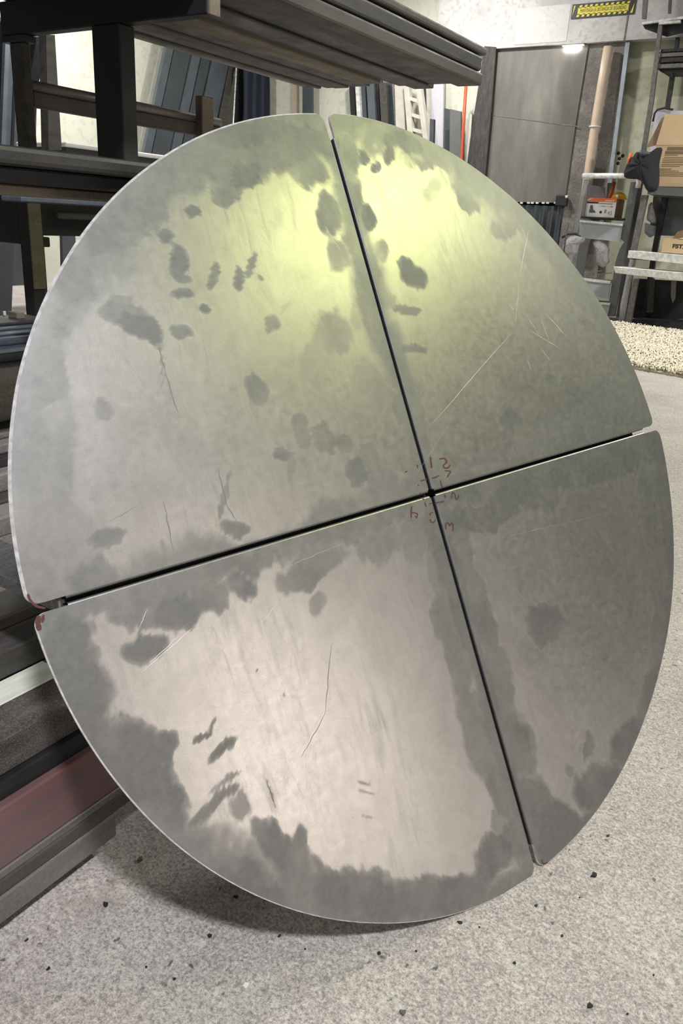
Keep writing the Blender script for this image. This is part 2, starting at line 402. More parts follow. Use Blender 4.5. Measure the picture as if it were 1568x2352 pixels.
# ------------------------------------------------------------------ high-bay lamps
M_SHADE = plain('lamp_aluminium', (0.55, 0.55, 0.56), 0.4, 0.7, 0.05)
LAMP_LABEL = {'A': 'cool white high bay lamp hanging nearest behind the photographer', 'B': 'yellow green high bay lamp hanging right of the steel disc',
 'C': 'added white fill lamp hanging over the shaggy rug', 'D': 'added strong white fill lamp hanging by the left wall',
 'E': 'added white fill lamp hanging before the back wall ladders', 'F': 'added white fill lamp hanging in the far right corner'}
for nm, x, y, z, r, watts, colr in LAMPS:
    root = tag(empty('high_bay_lamp', (x, y, z)), LAMP_LABEL[nm], 'lamp', 'high bay lamps under the ceiling')
    V = []; F = []; n = 24
    prof = [(r*1.25, -0.02), (r*1.05, 0.10), (r*0.5, 0.2), (0.06, 0.24), (0.06, 0.34), (0.0, 0.34)]
    for rr, zz in prof: V += [(rr*math.cos(2*math.pi*k/n), rr*math.sin(2*math.pi*k/n), zz) for k in range(n)]
    for i in range(len(prof)-1):
        for k in range(n): F.append((i*n+k, i*n+(k+1) % n, (i+1)*n+(k+1) % n, (i+1)*n+k))
    mesh_obj('reflector', V, F, M_SHADE, root, True)
    tube('hanging_rod', [(0, 0, 0.33), (0, 0, ZC - z - 0.001)], 0.012, MAT['grey_paint'], root, 8)
    ld = bpy.data.lights.new('bulb', 'AREA'); ld.shape = 'DISK'; ld.size = 2*r; ld.energy = watts; ld.color = colr
    lo = bpy.data.objects.new('bulb', ld); lo.location = (0, 0, 0.0); link(lo, root)
# ------------------------------------------------------------------ the steel disc
R = 0.6
C = 0.6*np.array([-0.7991, 1.71185, -0.63351]) + np.array([0, 0, H])
N = np.array([0.8298, -0.32164, 0.45604]); N /= np.linalg.norm(N)
E1 = -np.cross(N, [0, 0, 1]); E1 /= np.linalg.norm(E1)
E2 = np.cross(N, E1)
TH = math.radians(3.9)                     # the seams are turned a little in the disc
A1 = math.cos(TH)*E1 + math.sin(TH)*E2; A2 = -math.sin(TH)*E1 + math.cos(TH)*E2
def disc_uv(px, py):
    """point of the disc face (metres, along the seams) seen at a point of the photograph"""
    r = W3 @ np.array([(px-CX)/FPX, (py-CY)/FPX, 1.0]); o = np.array([0, 0, H])
    d = o + r*(((C-o) @ N)/(r @ N)) - C
    return np.array([d @ A1, d @ A2])
def disc_uv_n(P):
    P = np.asarray(P, float); r = np.stack([(P[:, 0]-CX)/FPX, (P[:, 1]-CY)/FPX, np.ones(len(P))], 1) @ W3.T
    o = np.array([0, 0, H]); d = o + r*(((C-o) @ N)/(r @ N))[:, None] - C
    return np.stack([d @ A1, d @ A2], 1)

# stains: value noise used to fray their edges
_g = np.random.RandomState(3).rand(256, 256)
def vnoise(x, y):
    xi = np.floor(x).astype(int); yi = np.floor(y).astype(int); fx = x-xi; fy = y-yi
    fx = fx*fx*(3-2*fx); fy = fy*fy*(3-2*fy)
    g = lambda a, b: _g[a % 256, b % 256]
    return (g(xi, yi)*(1-fx)+g(xi+1, yi)*fx)*(1-fy)+(g(xi, yi+1)*(1-fx)+g(xi+1, yi+1)*fx)*fy
def fbm(x, y, o=4):
    s = 0; a = 0.5
    for k in range(o): s = s + a*vnoise(x*2**k+17*k, y*2**k+31*k); a *= 0.55
    return s
# hand and oil marks and a dark reflection at the top read from the photograph: (x, y, half width, half height, turn in degrees, strength)
MARKS = [
 # upper left quarter
 (447,472,17,14,30,.9),(385,525,20,18,0,.9),(415,585,26,42,0,.9),(428,632,20,12,0,.8),(426,668,30,14,0,.85),(479,712,12,13,0,.9),(433,770,20,20,0,.8),
 (350,758,62,42,20,.9),(300,720,60,40,0,.6),(560,395,46,34,0,.9),(520,430,40,28,0,.7),(497,620,13,34,10,.7),(551,640,11,28,-5,.8),(578,612,12,34,15,.75),(600,640,8,10,0,.7),
 (592,880,30,34,-15,.75),(580,930,12,30,-20,.5),(655,1030,34,13,-15,.7),(760,985,34,40,0,.7),(700,970,22,44,-10,.65),(672,1060,14,50,5,.5),(540,1195,34,22,0,.75),(515,1130,9,60,10,.6),
 (240,1222,52,22,-10,.85),(820,1070,26,44,-15,.85),(800,1000,20,24,0,.6),(770,760,50,62,0,.42),(740,820,46,60,0,.36),(630,745,18,28,10,.5),(245,950,26,34,0,.55),(150,740,22,40,0,.75),
 (395,930,9,40,8,.35),(380,850,7,60,6,.45),(840,720,30,44,0,.4),(850,900,40,90,-15,.4),(700,380,50,42,0,.6),(640,360,50,40,0,.5),(760,480,30,60,-10,.75),(780,580,26,40,-10,.45),
 (210,1300,70,46,-10,.8),(130,1000,50,120,0,.45),(120,840,50,90,0,.7),(180,620,60,80,-35,.7),(260,520,70,50,-35,.75),(370,1250,9,34,0,.5),(290,690,30,30,0,.5),
 (700,310,80,40,0,.85),(560,310,110,36,-8,.85),(420,380,80,40,-30,.65),(620,520,18,14,0,.25),(850,1050,30,40,0,.6),(660,700,10,30,40,.3),
 (600,335,170,75,-12,.72),(330,465,95,60,-40,.66),(95,1050,95,310,0,.52),(170,1250,60,120,0,.5),(640,1240,90,34,-16,.5),(880,1110,40,60,0,.6),  # the broad top ones also paint in the darker reflected ceiling
 # upper right quarter
 (945,625,26,40,-28,.95),(930,600,20,16,0,.8),(935,712,30,11,8,.7),(950,800,32,11,8,.7),(900,690,18,20,0,.5),(830,345,13,17,0,.95),(893,350,13,20,10,.85),(860,372,14,15,0,.85),(795,330,22,50,-10,.7),
 (838,480,17,34,-10,.85),(870,560,20,30,-10,.55),(805,430,22,40,-10,.75),(1178,948,30,26,20,.85),(1268,870,18,16,0,.7),(1165,935,22,20,0,.6),(1080,860,8,14,0,.3),(1072,455,14,22,-20,.55),
 (1000,430,20,30,0,.3),(920,320,50,24,12,.8),(990,365,70,24,22,.55),(1080,425,60,24,35,.5),(1165,500,34,40,-45,.5),(1230,595,24,60,-37,.4),(1300,700,24,70,-35,.36),(1360,800,24,80,-30,.36),(1430,910,26,70,-26,.5),
 (1190,690,16,40,0,.2),(1250,645,12,26,-10,.4),(905,930,30,44,-15,.6),(1000,1060,26,34,0,.45),(1070,1050,18,22,0,.5),(1300,990,130,26,-14,.45),(960,985,24,50,-20,.5),
 # lower left quarter
 (150,1470,60,90,0,1),(190,1560,80,80,0,1),(250,1660,90,70,0,1),(290,1760,95,70,20,1),(350,1690,40,44,-30,.95),(330,1470,44,34,-20,.95),(395,1380,60,44,-10,.9),(300,1400,60,30,-10,.7),(370,1830,50,50,0,.85),
 (470,1355,52,40,-15,.8),(548,1330,36,34,0,.8),(690,1300,60,36,-15,.65),(730,1270,80,40,-15,.6),(735,1370,24,34,0,.45),(462,1690,30,9,-25,.85),(482,1665,6,24,15,.7),(512,1722,40,13,-40,.9),(480,1850,70,16,-30,.9),(510,1800,44,10,-30,.6),
 (540,1870,28,34,0,.55),(420,1945,80,46,30,.9),(520,2005,90,44,25,.9),(600,1930,40,44,0,.85),(660,1960,60,40,0,.85),(690,1925,18,40,0,.8),(720,2020,120,60,15,.8),(820,2040,150,64,0,.85),(930,2050,120,60,-8,.85),(1040,2030,110,50,-20,.8),
 (1130,1960,44,50,-10,.85),(1190,1930,40,70,-12,.75),(1150,1880,26,44,0,.5),(880,1230,60,50,-15,.5),(960,1220,36,80,-5,.5),(1010,1300,26,60,-8,.5),(1030,1400,30,70,-10,.6),(1060,1520,34,90,-12,.6),(1100,1680,34,110,-14,.65),(1150,1800,30,80,-14,.7),
 (840,1790,24,5,-5,.5),(845,1815,26,4,-5,.45),(840,1875,30,4,5,.4),(585,1535,4,4,0,.8),(655,1600,5,4,0,.6),(620,1820,4,40,-16,.6),(560,1210,30,20,0,.2),
 # lower right quarter
 (1110,1180,90,40,-18,.9),(1200,1120,110,36,-16,.9),(1330,1080,120,36,-15,.9),(1450,1040,70,40,-15,.9),(1240,1140,50,40,0,.8),(1060,1260,28,80,-10,.7),(1110,1400,30,120,-12,.75),(1150,1560,28,100,-12,.7),(1190,1700,34,90,-14,.8),(1230,1850,44,80,-14,.85),
 (1255,1420,42,34,0,.85),(1290,1450,36,22,0,.4),(1120,1185,44,16,20,.8),(1490,1150,26,90,-4,.75),(1520,1300,26,120,0,.65),(1515,1450,26,110,6,.65),(1490,1580,30,90,16,.75),(1440,1690,40,70,26,.85),(1380,1790,50,60,34,.9),(1300,1900,70,60,36,.95),(1250,1950,40,50,0,.9),
 (1350,1700,12,34,0,.8),(1310,1760,14,16,0,.6),(1210,1700,24,44,0,.6),(1125,1164,3,4,0,.9),(1390,1230,10,22,-30,.4),(1200,1210,14,30,-20,.4),(1400,1400,14,16,0,.3),(1170,1330,14,26,0,.35),
]
_M = []
for (x, y, a, b, rot, s) in MARKS:
    ca, sa = math.cos(math.radians(rot)), math.sin(math.radians(rot))
    q = disc_uv_n([(x, y), (x+a*ca, y+a*sa), (x-b*sa, y+b*ca)])
    J = np.stack([q[1]-q[0], q[2]-q[0]], 1)
    _M.append((q[0], np.linalg.inv(J), s, max(np.abs(J).sum(1))))
def stain_shade(U, quarter):
    """amount of dark scale, hand marks and painted reflection at points U (disc coordinates)"""
    x, y = U[:, 0], U[:, 1]
    wx = (fbm(x*7+5, y*7+9, 3)-0.42)*0.05 + (fbm(x*26+5, y*26+9)-0.42)*0.018 + (fbm(x*90+3, y*60+1, 3)-0.42)*0.012
    wy = (fbm(x*7+55, y*7+39, 3)-0.42)*0.05 + (fbm(x*30+55, y*20+39)-0.42)*0.030 + (fbm(x*120+33, y*50+71, 3)-0.42)*0.022
    X, Y = x+wx, y+wy
    r = np.hypot(X, Y); d_arc = R-r; dx = np.abs(X); dy = np.abs(Y)
    s = np.zeros(len(x))
    wid = {'UL': (0.062, 0.030, 0.036, .62), 'UR': (0.046, 0.028, 0.030, .60), 'LL': (0.030, 0.030, 0.022, .75), 'LR': (0.026, 0.034, 0.040, .80)}[quarter]
    big = fbm(x*7+91, y*7+13, 3)
    for d, wd_ in ((d_arc, wid[0]), (dx, wid[1]), (dy, wid[2])):
        ww = wd_*(0.35+1.5*big)
        s = np.maximum(s, wid[3]*np.clip((ww-d)/(0.8*ww)+0.45, 0, 1))
    U0 = np.stack([x, y], 1); DU = np.stack([X-x, Y-y], 1)
    for c0, Ji, st, ext in _M:
        k = np.where((np.abs(x-c0[0]) < 2*ext+.05) & (np.abs(y-c0[1]) < 2*ext+.05))[0]
        if len(k) == 0: continue
        f_ = min(1.0, 0.25+1.0/np.linalg.norm(Ji, 2)/0.03)
        e = (U0[k]+DU[k]*f_-c0) @ Ji.T; rr = np.hypot(e[:, 0], e[:, 1])
        s[k] = np.maximum(s[k], st*np.clip((1.22-rr)/0.42, 0, 1))
    s *= 0.62+0.8*fbm(x*24+7, y*18+77, 4)
    return np.clip(s, 0, 1)

# plate material: mill finish, darker greasy scale where the marks are, scratches, fine grain
SCR = [((990,975),(1175,762),.9),((1212,530),(1190,640),1.2),((1190,640),(1182,740),.8),((1168,700),(1180,715),1.0),((1215,760),(1290,805),1.0),((1240,735),(1262,790),1.0),((1205,720),(1235,770),.9),
 ((1250,720),(1300,775),1.1),((1240,800),(1262,830),.9),((1208,825),(1220,855),.8),((745,520),(785,580),.6),((440,1445),(325,1545),1.0),((405,1465),(340,1525),.9),((338,1400),(320,1440),.8),((760,1480),(745,1640),-.8),((745,1640),(690,1740),-.7),
 ((610,1790),(632,1855),-1.2),((500,1075),(520,1160),-1.2),((520,1160),(545,1200),-1.0),((362,790),(380,860),-1.1),((380,860),(408,950),-1.3),((375,1150),(398,1270),-1.0),((700,1800),(690,1870),.6),((640,1800),(740,1640),.5),((650,1760),(720,1860),.5),((700,1700),(705,1850),.5),
 ((600,1430),(640,1380),.6),((250,1200),(320,1160),-.4),((1390,1180),(1090,1250),.25),((1240,1560),(1360,1510),-.35),((1360,1510),(1510,1490),-.35),((950,1100),(1030,975),.3),((780,1250),(640,1310),.3)]
def plate_material():
    t = NT('mill_finish_steel')
    uvn = t.n('ShaderNodeUVMap'); uvn.uv_map = 'plate'
    uv = uvn.outputs[0]
    at = t.n('ShaderNodeAttribute'); at.attribute_name = 'stain_shade'; s = at.outputs['Fac']
    n1 = t.noise(26, 6, 0.68, uv, 0.6); n2 = t.noise(90, 4, 0.65, uv); gr = t.noise(900, 2, 0.6, uv)
    soft = t.noise(6, 4, 0.55, uv)
    k = t.math('ADD', s, t.math('ADD', t.math('MULTIPLY', t.math('SUBTRACT', n1, 0.5), 0.50), t.math('MULTIPLY', t.math('SUBTRACT', n2, 0.5), 0.25)))
    k = t.math('MULTIPLY', t.range(k, 0.16, 0.52, 0, 1), t.range(s, 0.10, 0.95, 0.30, 1.0))
    # smeared streaks in the clean area
    v = t.coords('UV', (55, 9, 1), uv)
    smear = t.range(t.noise(1.0, 5, 0.7, v, 1.2), 0.48, 0.68, 0, 0.34)
    k = t.math('MAXIMUM', k, t.math('MULTIPLY', smear, t.range(soft, 0.4, 0.6)))
    clean = t.ramp(t.math('ADD', t.math('MULTIPLY', soft, 0.5), t.math('MULTIPLY', n1, 0.5)), [(0.36, (0.365, 0.36, 0.355)), (0.5, (0.43, 0.425, 0.42)), (0.64, (0.48, 0.475, 0.465))])
    clean = t.mix(t.range(n2, 0.3, 0.7, 0, 0.3), clean, (0.50, 0.495, 0.485))
    dark = t.ramp(n2, [(0.3, (0.165, 0.17, 0.175)), (0.7, (0.215, 0.22, 0.22))])
    c = t.mix(k, clean, dark)
    # mottled grain
    c = t.mix(t.range(gr, 0.30, 0.48, 0.35, 0), c, (0.16, 0.155, 0.15))
    rough = t.range(k, 0, 1, 0.35, 0.52)
    rough = t.math('ADD', rough, t.range(n2, 0.3, 0.7, -0.03, 0.03))
    t.bump(gr, 0.10, 0.0006)
    return t.out(c, rough, 0.92)
M_PLATE = plate_material()
M_EDGE = mill_steel('cut_steel_edge', (0.80, 0.79, 0.80), 0.5, 0.25, (0.6, 0.56, 0.52), 0.2, (20, 20, 20))

disc = tag(empty('steel_disc', tuple(C)), 'large round steel disc of four quarter plates leaning on the tube rack', 'disc')
bR = Matrix(((A1[0], A2[0], N[0]), (A1[1], A2[1], N[1]), (A1[2], A2[2], N[2])))
disc.matrix_world = Matrix.Translation(Vector(C)) @ bR.to_4x4()

G, RB, TK, RC, NOTCH, FL = 0.0024, 0.0030, 0.0034, 0.014, 0.040, 0.022
QS = {'UR': (1, 1), 'UL': (-1, 1), 'LL': (-1, -1), 'LR': (1, -1)}
QLAB = {'UL': 'upper left quarter plate, grey violet with dark finger marks', 'UR': 'upper right quarter plate with yellow green sheen',
        'LL': 'lower left quarter plate with warm bright patch', 'LR': 'lower right quarter plate, darkest and bluish'}
TILT = {'UL': (0.0, 0.0), 'UR': (0.0, 0.0), 'LL': (0.0, 0.0), 'LR': (0.0, 0.0)}
plates = {}
WOB = {'UR': ([0, 5, 15, 25, 35, 45, 55, 65, 75, 85, 90], [0, -.001, -.004, -.006, -.011, -.009, -.006, 0, .006, .005, .002]),
       'LR': ([0, 3, 8, 14, 22, 35, 45, 55, 65, 75, 90], [.016, .016, .011, .006, 0, -.007, -.012, -.012, -.007, -.002, 0]),
       'UL': ([0, 10, 25, 40, 60, 90], [.003, .004, .004, -.001, -.003, 0]), 'LL': ([0, 30, 60, 75, 90], [0, .002, 0, .004, .004])}
def outline(e, q):
    """arc side of a plate in its own quadrant: from the x edge round to the y edge, rounded corners"""
    pts = []
    # corner fillet between the edge y=e and the circle R: centre at (cx, e+RC) with distance R-RC from the origin
    cy = e+RC; cx = math.sqrt((R-RC)**2-cy*cy)
    a1 = math.atan2(cy, cx)
    for k in range(9): a = -math.pi/2+(a1+math.pi/2)*k/8; pts.append((cx+RC*math.cos(a), cy+RC*math.sin(a)))
    n = 190
    for k in range(1, n): a = a1+(math.pi/2-2*a1)*k/n; pts.append((R*math.cos(a), R*math.sin(a)))
    for (x, y) in pts[:9][::-1]: pts.append((y, x))
    # the hand-cut rim is not quite round
    out = []
    for (x, y) in pts:
        k = 1-{'UL': 0.0034, 'UR': 0.0022, 'LL': 0.0016, 'LR': 0.0008}[q]/math.hypot(x, y)+float(np.interp(math.degrees(math.atan2(y, x)), *WOB[q])); out.append((x*k, y*k))
    return out
for q, (sx, sy) in QS.items():
    e = G+RB
    o = outline(e, q); nr = 110; no = len(o)
    rho = [(k/nr)**0.9 for k in range(1, nr+1)]
    V = [(e, e, 0.0)]; 
    for r_ in rho:
        for (x, y) in o: V.append((e+(x-e)*r_, e+(y-e)*r_, 0.0))
    idx = lambda i, j: 1+i*no+j
    F = []
    for j in range(no-1): F.append((0, idx(0, j), idx(0, j+1)))
    for i in range(nr-1):
        for j in range(no-1): F.append((idx(i, j), idx(i+1, j), idx(i+1, j+1), idx(i, j+1)))
    nface = len(V)
    V = np.array(V)
    # slight dishing of the sheet from welding
    mx = np.clip(V[:, 0]/R, 0, 1); my = np.clip(V[:, 1]/R, 0, 1)
    V[:, 2] = 0.0016*np.sin(math.pi*mx)*np.sin(math.pi*my)
    flip = sx*sy < 0
    def place(A):
        A = np.array(A, float); A[:, 0] *= sx; A[:, 1] *= sy; return A
    def fl(fs): return [f[::-1] for f in fs] if flip else fs
    P = place(V)
    ob = mesh_obj('quarter_plate', P, fl(F), M_PLATE, disc, True)
    ob['label'] = QLAB[q]
    me = ob.data
    U = P[:, :2]
    me.attributes.new('stain_shade', 'FLOAT', 'POINT').data.foreach_set('value', stain_shade(U, q).astype(np.float32))
    lay = me.uv_layers.new(name='plate')
    li = np.zeros(len(me.loops), np.int32); me.loops.foreach_get('vertex_index', li)
    lay.data.foreach_set('uv', U[li].astype(np.float32).ravel())
    plates[q] = ob
    # cut edge round the arc and the back of the sheet
    CH = {'UL': 0.0034, 'UR': 0.0022, 'LL': 0.0016, 'LR': 0.0008}[q]       # ground chamfer of the rim
    og = [(x*(1+CH/math.hypot(x, y)), y*(1+CH/math.hypot(x, y))) for x, y in o]
    EV = [(x, y, 0.0) for x, y in o] + [(x, y, -CH) for x, y in og] + [(x, y, -TK-0.001) for x, y in og] + [(e, e, 0.0), (e, e, -TK-0.001)]
    EF = [(j, no+j, no+j+1, j+1) for j in range(no-1)] + [(no+j, 2*no+j, 2*no+j+1, no+j+1) for j in range(no-1)] + [(3*no+1,)+tuple(2*no+j for j in range(no-1, -1, -1))]
    EF += [(3*no, 3*no+1, 2*no, no, 0), (no-1, 2*no-1, 3*no-1, 3*no+1, 3*no)]
    ce = mesh_obj('cut_edge', place(EV), fl(EF), M_EDGE, ob); ce['label'] = 'bright ground rim'
    # bent flanges along the two seams, stopped short of the rim
    for along in (0, 1):
        L0, L1 = e+0.001, R-NOTCH
        prof = [(RB-RB*math.sin(a), -RB*(1-math.cos(a))) for a in [math.pi/2*k/6 for k in range(7)]]
        prof = [(G+p[0], p[1]) for p in prof] + [(G, -FL), (G+0.002, -FL), (G+0.002, -TK-0.0005)]
        FV = []; m_ = 40
        for k in range(m_+1):
            s_ = L0+(L1-L0)*k/m_
            FV += [((s_, d, z) if along == 0 else (d, s_, z)) for d, z in prof]
        pn = len(prof)
        FF = [(k*pn+i, (k+1)*pn+i, (k+1)*pn+i+1, k*pn+i+1) for k in range(m_) for i in range(pn-1)]
        FF = FF if along == 1 else [f[::-1] for f in FF]
        fo = mesh_obj('bent_flange', place(FV), fl(FF), M_PLATE, ob, True)
        a_ = fo.data.attributes.new('stain_shade', 'FLOAT', 'POINT'); a_.data.foreach_set('value', np.full(len(FV), 0.0 if (along == 0 and sy < 0) else 1.0, np.float32))  # light and shade painted in: upward bends bright, the others dark
        lay = fo.data.uv_layers.new(name='plate'); pu = place(FV)[:, :2]
        li = np.zeros(len(fo.data.loops), np.int32); fo.data.loops.foreach_get('vertex_index', li)
        lay.data.foreach_set('uv', pu[li].astype(np.float32).ravel())

def quarter_of(u): return {(1, 1): 'UR', (-1, 1): 'UL', (-1, -1): 'LL', (1, -1): 'LR'}[(1 if u[0] >= 0 else -1, 1 if u[1] >= 0 else -1)]
def stroke(pts, wpx, label=None):
    """marker stroke on the plate: a thin ribbon of ink"""
    P = disc_uv_n(pts); 
    # smooth the path
    Q = [P[0]]
    for i in range(len(P)-1):
        p0 = P[max(i-1, 0)]; p1 = P[i]; p2 = P[i+1]; p3 = P[min(i+2, len(P)-1)]
        for k in range(1, 6):
            s = k/5; Q.append(0.5*((2*p1)+(-p0+p2)*s+(2*p0-5*p1+4*p2-p3)*s*s+(-p0+3*p1-3*p2+p3)*s**3))
    Q = np.array(Q); w_ = wpx*1.2/FPX/2
    T = np.gradient(Q, axis=0); T /= np.linalg.norm(T, axis=1)[:, None]+1e-9; Nn = np.stack([-T[:, 1], T[:, 0]], 1)
    n = len(Q); f = np.minimum(1, 0.55+np.minimum(np.arange(n), n-1-np.arange(n))*0.25)
    f = f*(0.85+0.3*np.random.RandomState(int(pts[0][0])).rand(n))
    A = Q+Nn*(w_*f)[:, None]; B = Q-Nn*(w_*f)[:, None]
    z = 0.0022
    def zz(p): return 0.0016*math.sin(math.pi*min(1, abs(p[0])/R))*math.sin(math.pi*min(1, abs(p[1])/R))+0.00035
    V = [(p[0], p[1], zz(p)) for p in A]+[(p[0], p[1], zz(p)) for p in B]+[(p[0], p[1], zz(p)-0.0003) for p in A]+[(p[0], p[1], zz(p)-0.0003) for p in B]
    F = []
    for i in range(n-1): F += [(i, i+1, n+i+1, n+i)[::-1], (i, i+1, 2*n+i+1, 2*n+i), (n+i+1, n+i, 3*n+i, 3*n+i+1)]
    ob = mesh_obj('marker_stroke', V, F, MAT['marker'], plates[quarter_of(Q.mean(0))])
    ob['label'] = label or 'dark red marker stroke'
    return ob
z = lambda x, y: (850+x*300/1568, 950+y*350/1829)      # reading frame of the close look at the centre
for pts, wd_, lb in [
 ([z(722,520),z(728,580),z(738,655)], 4.5, 'red marker figure 1'), ([z(828,545),z(890,540),z(918,580),z(880,620),z(890,652),z(935,648),z(960,615)], 3.5, 'red marker figure 2'),
 ([z(890,685),z(960,695),z(940,735),z(925,765)], 3, None), ([z(840,795),z(850,840),z(865,885)], 3, None), ([z(735,775),z(790,762),z(825,742)], 3.5, None), ([z(600,808),z(640,798),z(680,788)], 3, None),
 ([z(562,612),z(572,655)], 2.5, None), ([z(415,708),z(445,690)], 2.5, None), ([z(578,850),z(572,868)], 2, None), ([z(603,945),z(598,975)], 2, None),
 ([z(892,970),z(902,1015)], 3, None), ([z(975,1020),z(985,950),z(1015,965),z(1030,1030),z(1055,1010),z(1060,970)], 2.6, 'red marker figure 2 on its side'),
 ([z(790,1068),z(830,1065),z(885,1052)], 3.5, None), ([z(905,1390),z(905,1330),z(930,1310),z(950,1345),z(970,1320),z(990,1330),z(995,1415)], 3, 'red marker figure 3 on its side'),
 ([z(630,1020),z(648,1030)], 2.5, None), ([z(650,1060),z(672,1120)], 2.5, None), ([z(705,1085),z(740,1075)], 2, None),
 ([z(752,1185),z(715,1200),z(725,1228)], 2.2, None), ([z(715,1268),z(735,1305),z(768,1300),z(780,1270)], 2.6, 'red marker figure 3'),
 ([z(498,1110),z(490,1180),z(492,1255)], 3, None), ([z(495,1195),z(520,1190),z(565,1205),z(555,1250),z(540,1225)], 2.6, 'red marker figure 4')]:
    stroke(pts, wd_, lb)
stroke([(64,1364),(69,1378),(84,1392),(104,1397)], 4, 'dull red marker line at the rim corner')
stroke([(89,1414),(87,1432),(91,1448)], 9, 'rusty red marker smear at the rim corner'); stroke([(100,1412),(97,1430)], 5, 'rusty red marker smear at the rim corner')
stroke([(1243,1974),(1248,1984),(1258,1980)], 3, 'dull red marker line at the bottom corner')

# scratches: hair-thin ribbons just proud of the sheet, one set per plate
M_SCL = plain('fresh_scratch', (0.82, 0.82, 0.80), 0.45, 0.6, 0.1, 200); M_SCD = plain('dull_scratch', (0.22, 0.215, 0.21), 0.6, 0.5, 0.2, 200)
SETS = {}
for a, b, st in SCR:
    A_, B_ = disc_uv(*a), disc_uv(*b); d = (B_-A_)/np.linalg.norm(B_-A_); nn = np.array([-d[1], d[0]])
    w_ = 0.00034*abs(st) if st > 0 else 0.0006*abs(st)
    q = quarter_of(0.5*(A_+B_)); V, F, = SETS.setdefault((q, st > 0), ([], []))
    rs = random.Random(int(a[0]*7+a[1])); i0 = len(V); n = 8
    for k in range(n+1):
        s = k/n; p_ = A_+(B_-A_)*s+nn*rs.uniform(-0.0008, 0.0008); ww = w_*math.sin(math.pi*(0.12+0.8*s))
        z_ = 0.0016*math.sin(math.pi*min(1, abs(p_[0])/R))*math.sin(math.pi*min(1, abs(p_[1])/R))+0.0002
        V += [(*(p_-nn*ww), z_), (*(p_+nn*ww), z_)]
    for k in range(n): F.append((i0+2*k, i0+2*k+2, i0+2*k+3, i0+2*k+1))
for (q, l_), (V, F) in SETS.items():
    o = mesh_obj('scratches', V, F, M_SCL if l_ else M_SCD, plates[q]); o['kind'] = 'stuff'

# black bars added behind the seams keep the gaps dark and join the plates
BB = plain('gap_blocker_black', (0.02, 0.02, 0.022), 0.7, 0.0)
box('gap_blocker', -(R-NOTCH-0.004), R-NOTCH-0.004, -0.016, 0.016, -FL-0.006, -FL-0.0005, BB, disc)
box('gap_blocker', -0.016, 0.016, -(R-NOTCH-0.004), R-NOTCH-0.004, -FL-0.0125, -FL-0.0065, BB, disc)
# ------------------------------------------------------------------ bars stacked on the floor and on the low arm, left of the disc
# (key, material, y of back top edge / front top edge / front bottom edge at the left border, near end y, far end y, hollow, label)
BARS = [
 ('A', 'mill_grey', 2061, 2064, 2125, -0.5, 0.625, True, 'grey steel tube lying on the floor, lowest of the left stack'),
 ('B', 'mill_brown', 2023, 2026, 2061, -0.5, 1.50, True, 'thin brown steel tube lying directly on the lowest floor tube'),
 ('C', 'mill_grey', 2000, 2003, 2023, -0.5, 1.55, False, 'narrow grey flat bar just under the red beam'),
 ('R', 'red_beam', 1843, 1860, 2000, -0.5, 1.60, True, 'wide steel beam with worn dark red paint'),
 ('D', 'mill_dark', 1784, 1800, 1843, -0.5, 1.50, True, 'dark steel tube resting on the red beam'),
 ('E', 'gritty', 1624, 1704, 1784, -0.5, 1.55, False, 'wide dark beam with gritty brown top under the shiny bar'),
 ('G', 'painted_sheen_bar', 1564, 1618, 1626, -0.5, None, False, 'shiny pale bar with greenish reflected light painted in, shortest of the stack'),
 ('I', 'mill_brown', 1451, 1501, 1564, -0.5, 1.50, True, 'brown dusty tube behind the shiny pale bar'),
 ('J', 'mill_brown', 1402, 1420, 1451, -0.5, 1.45, True, 'brown dusty tube under the brushed rack arm'),
 ('13', 'mill_light', 1160, 1190, 1236, -0.4, 1.04, True, 'grey green tube lying on the brushed rack arm, lowest of its pile'),
 ('12', 'mill_brown', 1133, 1152, 1160, -0.4, 1.05, False, 'brownish flat bar second from the bottom of the arm pile'),
 ('11', 'mill_light', 1076, 1090, 1133, -0.4, 1.03, True, 'tube with light brown top, third up in the arm pile'),
 ('10', 'mill', 1045, 1053, 1076, -0.4, 1.06, True, 'slim grey tube fourth up in the arm pile'),
 ('9', 'mill_light', 1010, 1021, 1045, -0.4, 1.02, True, 'tube with pale top strip, fifth up in the arm pile'),
 ('8', 'mill_light', 987, 995, 1010, -0.4, 1.05, True, 'tube with pale top strip, sixth up in the arm pile'),
 ('7', 'mill', 971, 983, 987, -0.4, 1.03, False, 'thin grey flat bar below the tall black tube'),
 ('6', 'mill_light', 835, 845, 971, -0.4, 1.02, True, 'tall dark tube with a bright top edge in the arm pile'),
 ('5', 'mill_blue', 796, 813, 835, -0.4, 1.06, True, 'bluish steel tube above the bright edged tube'),
 ('4', 'mill_blue', 773, 779, 796, -0.4, 1.03, True, 'narrow bluish tube, fourth from the top of the arm pile'),
 ('3', 'mill_blue', 761, 768, 773, -0.4, 1.05, False, 'thin bluish flat bar, third from the top of the arm pile'),
 ('2', 'mill_blue', 750, 755, 761, -0.4, 1.04, False, 'thin bluish flat bar, second from the top of the arm pile'),
 ('1', 'mill_brown', 735, 743, 750, -0.4, 1.02, False, 'brown dusty flat bar on top of the arm pile'),
]
GRP = 'steel bars stacked left of the disc'
xf = -0.757; armz = None; zprev = 0.0; TOP = {}
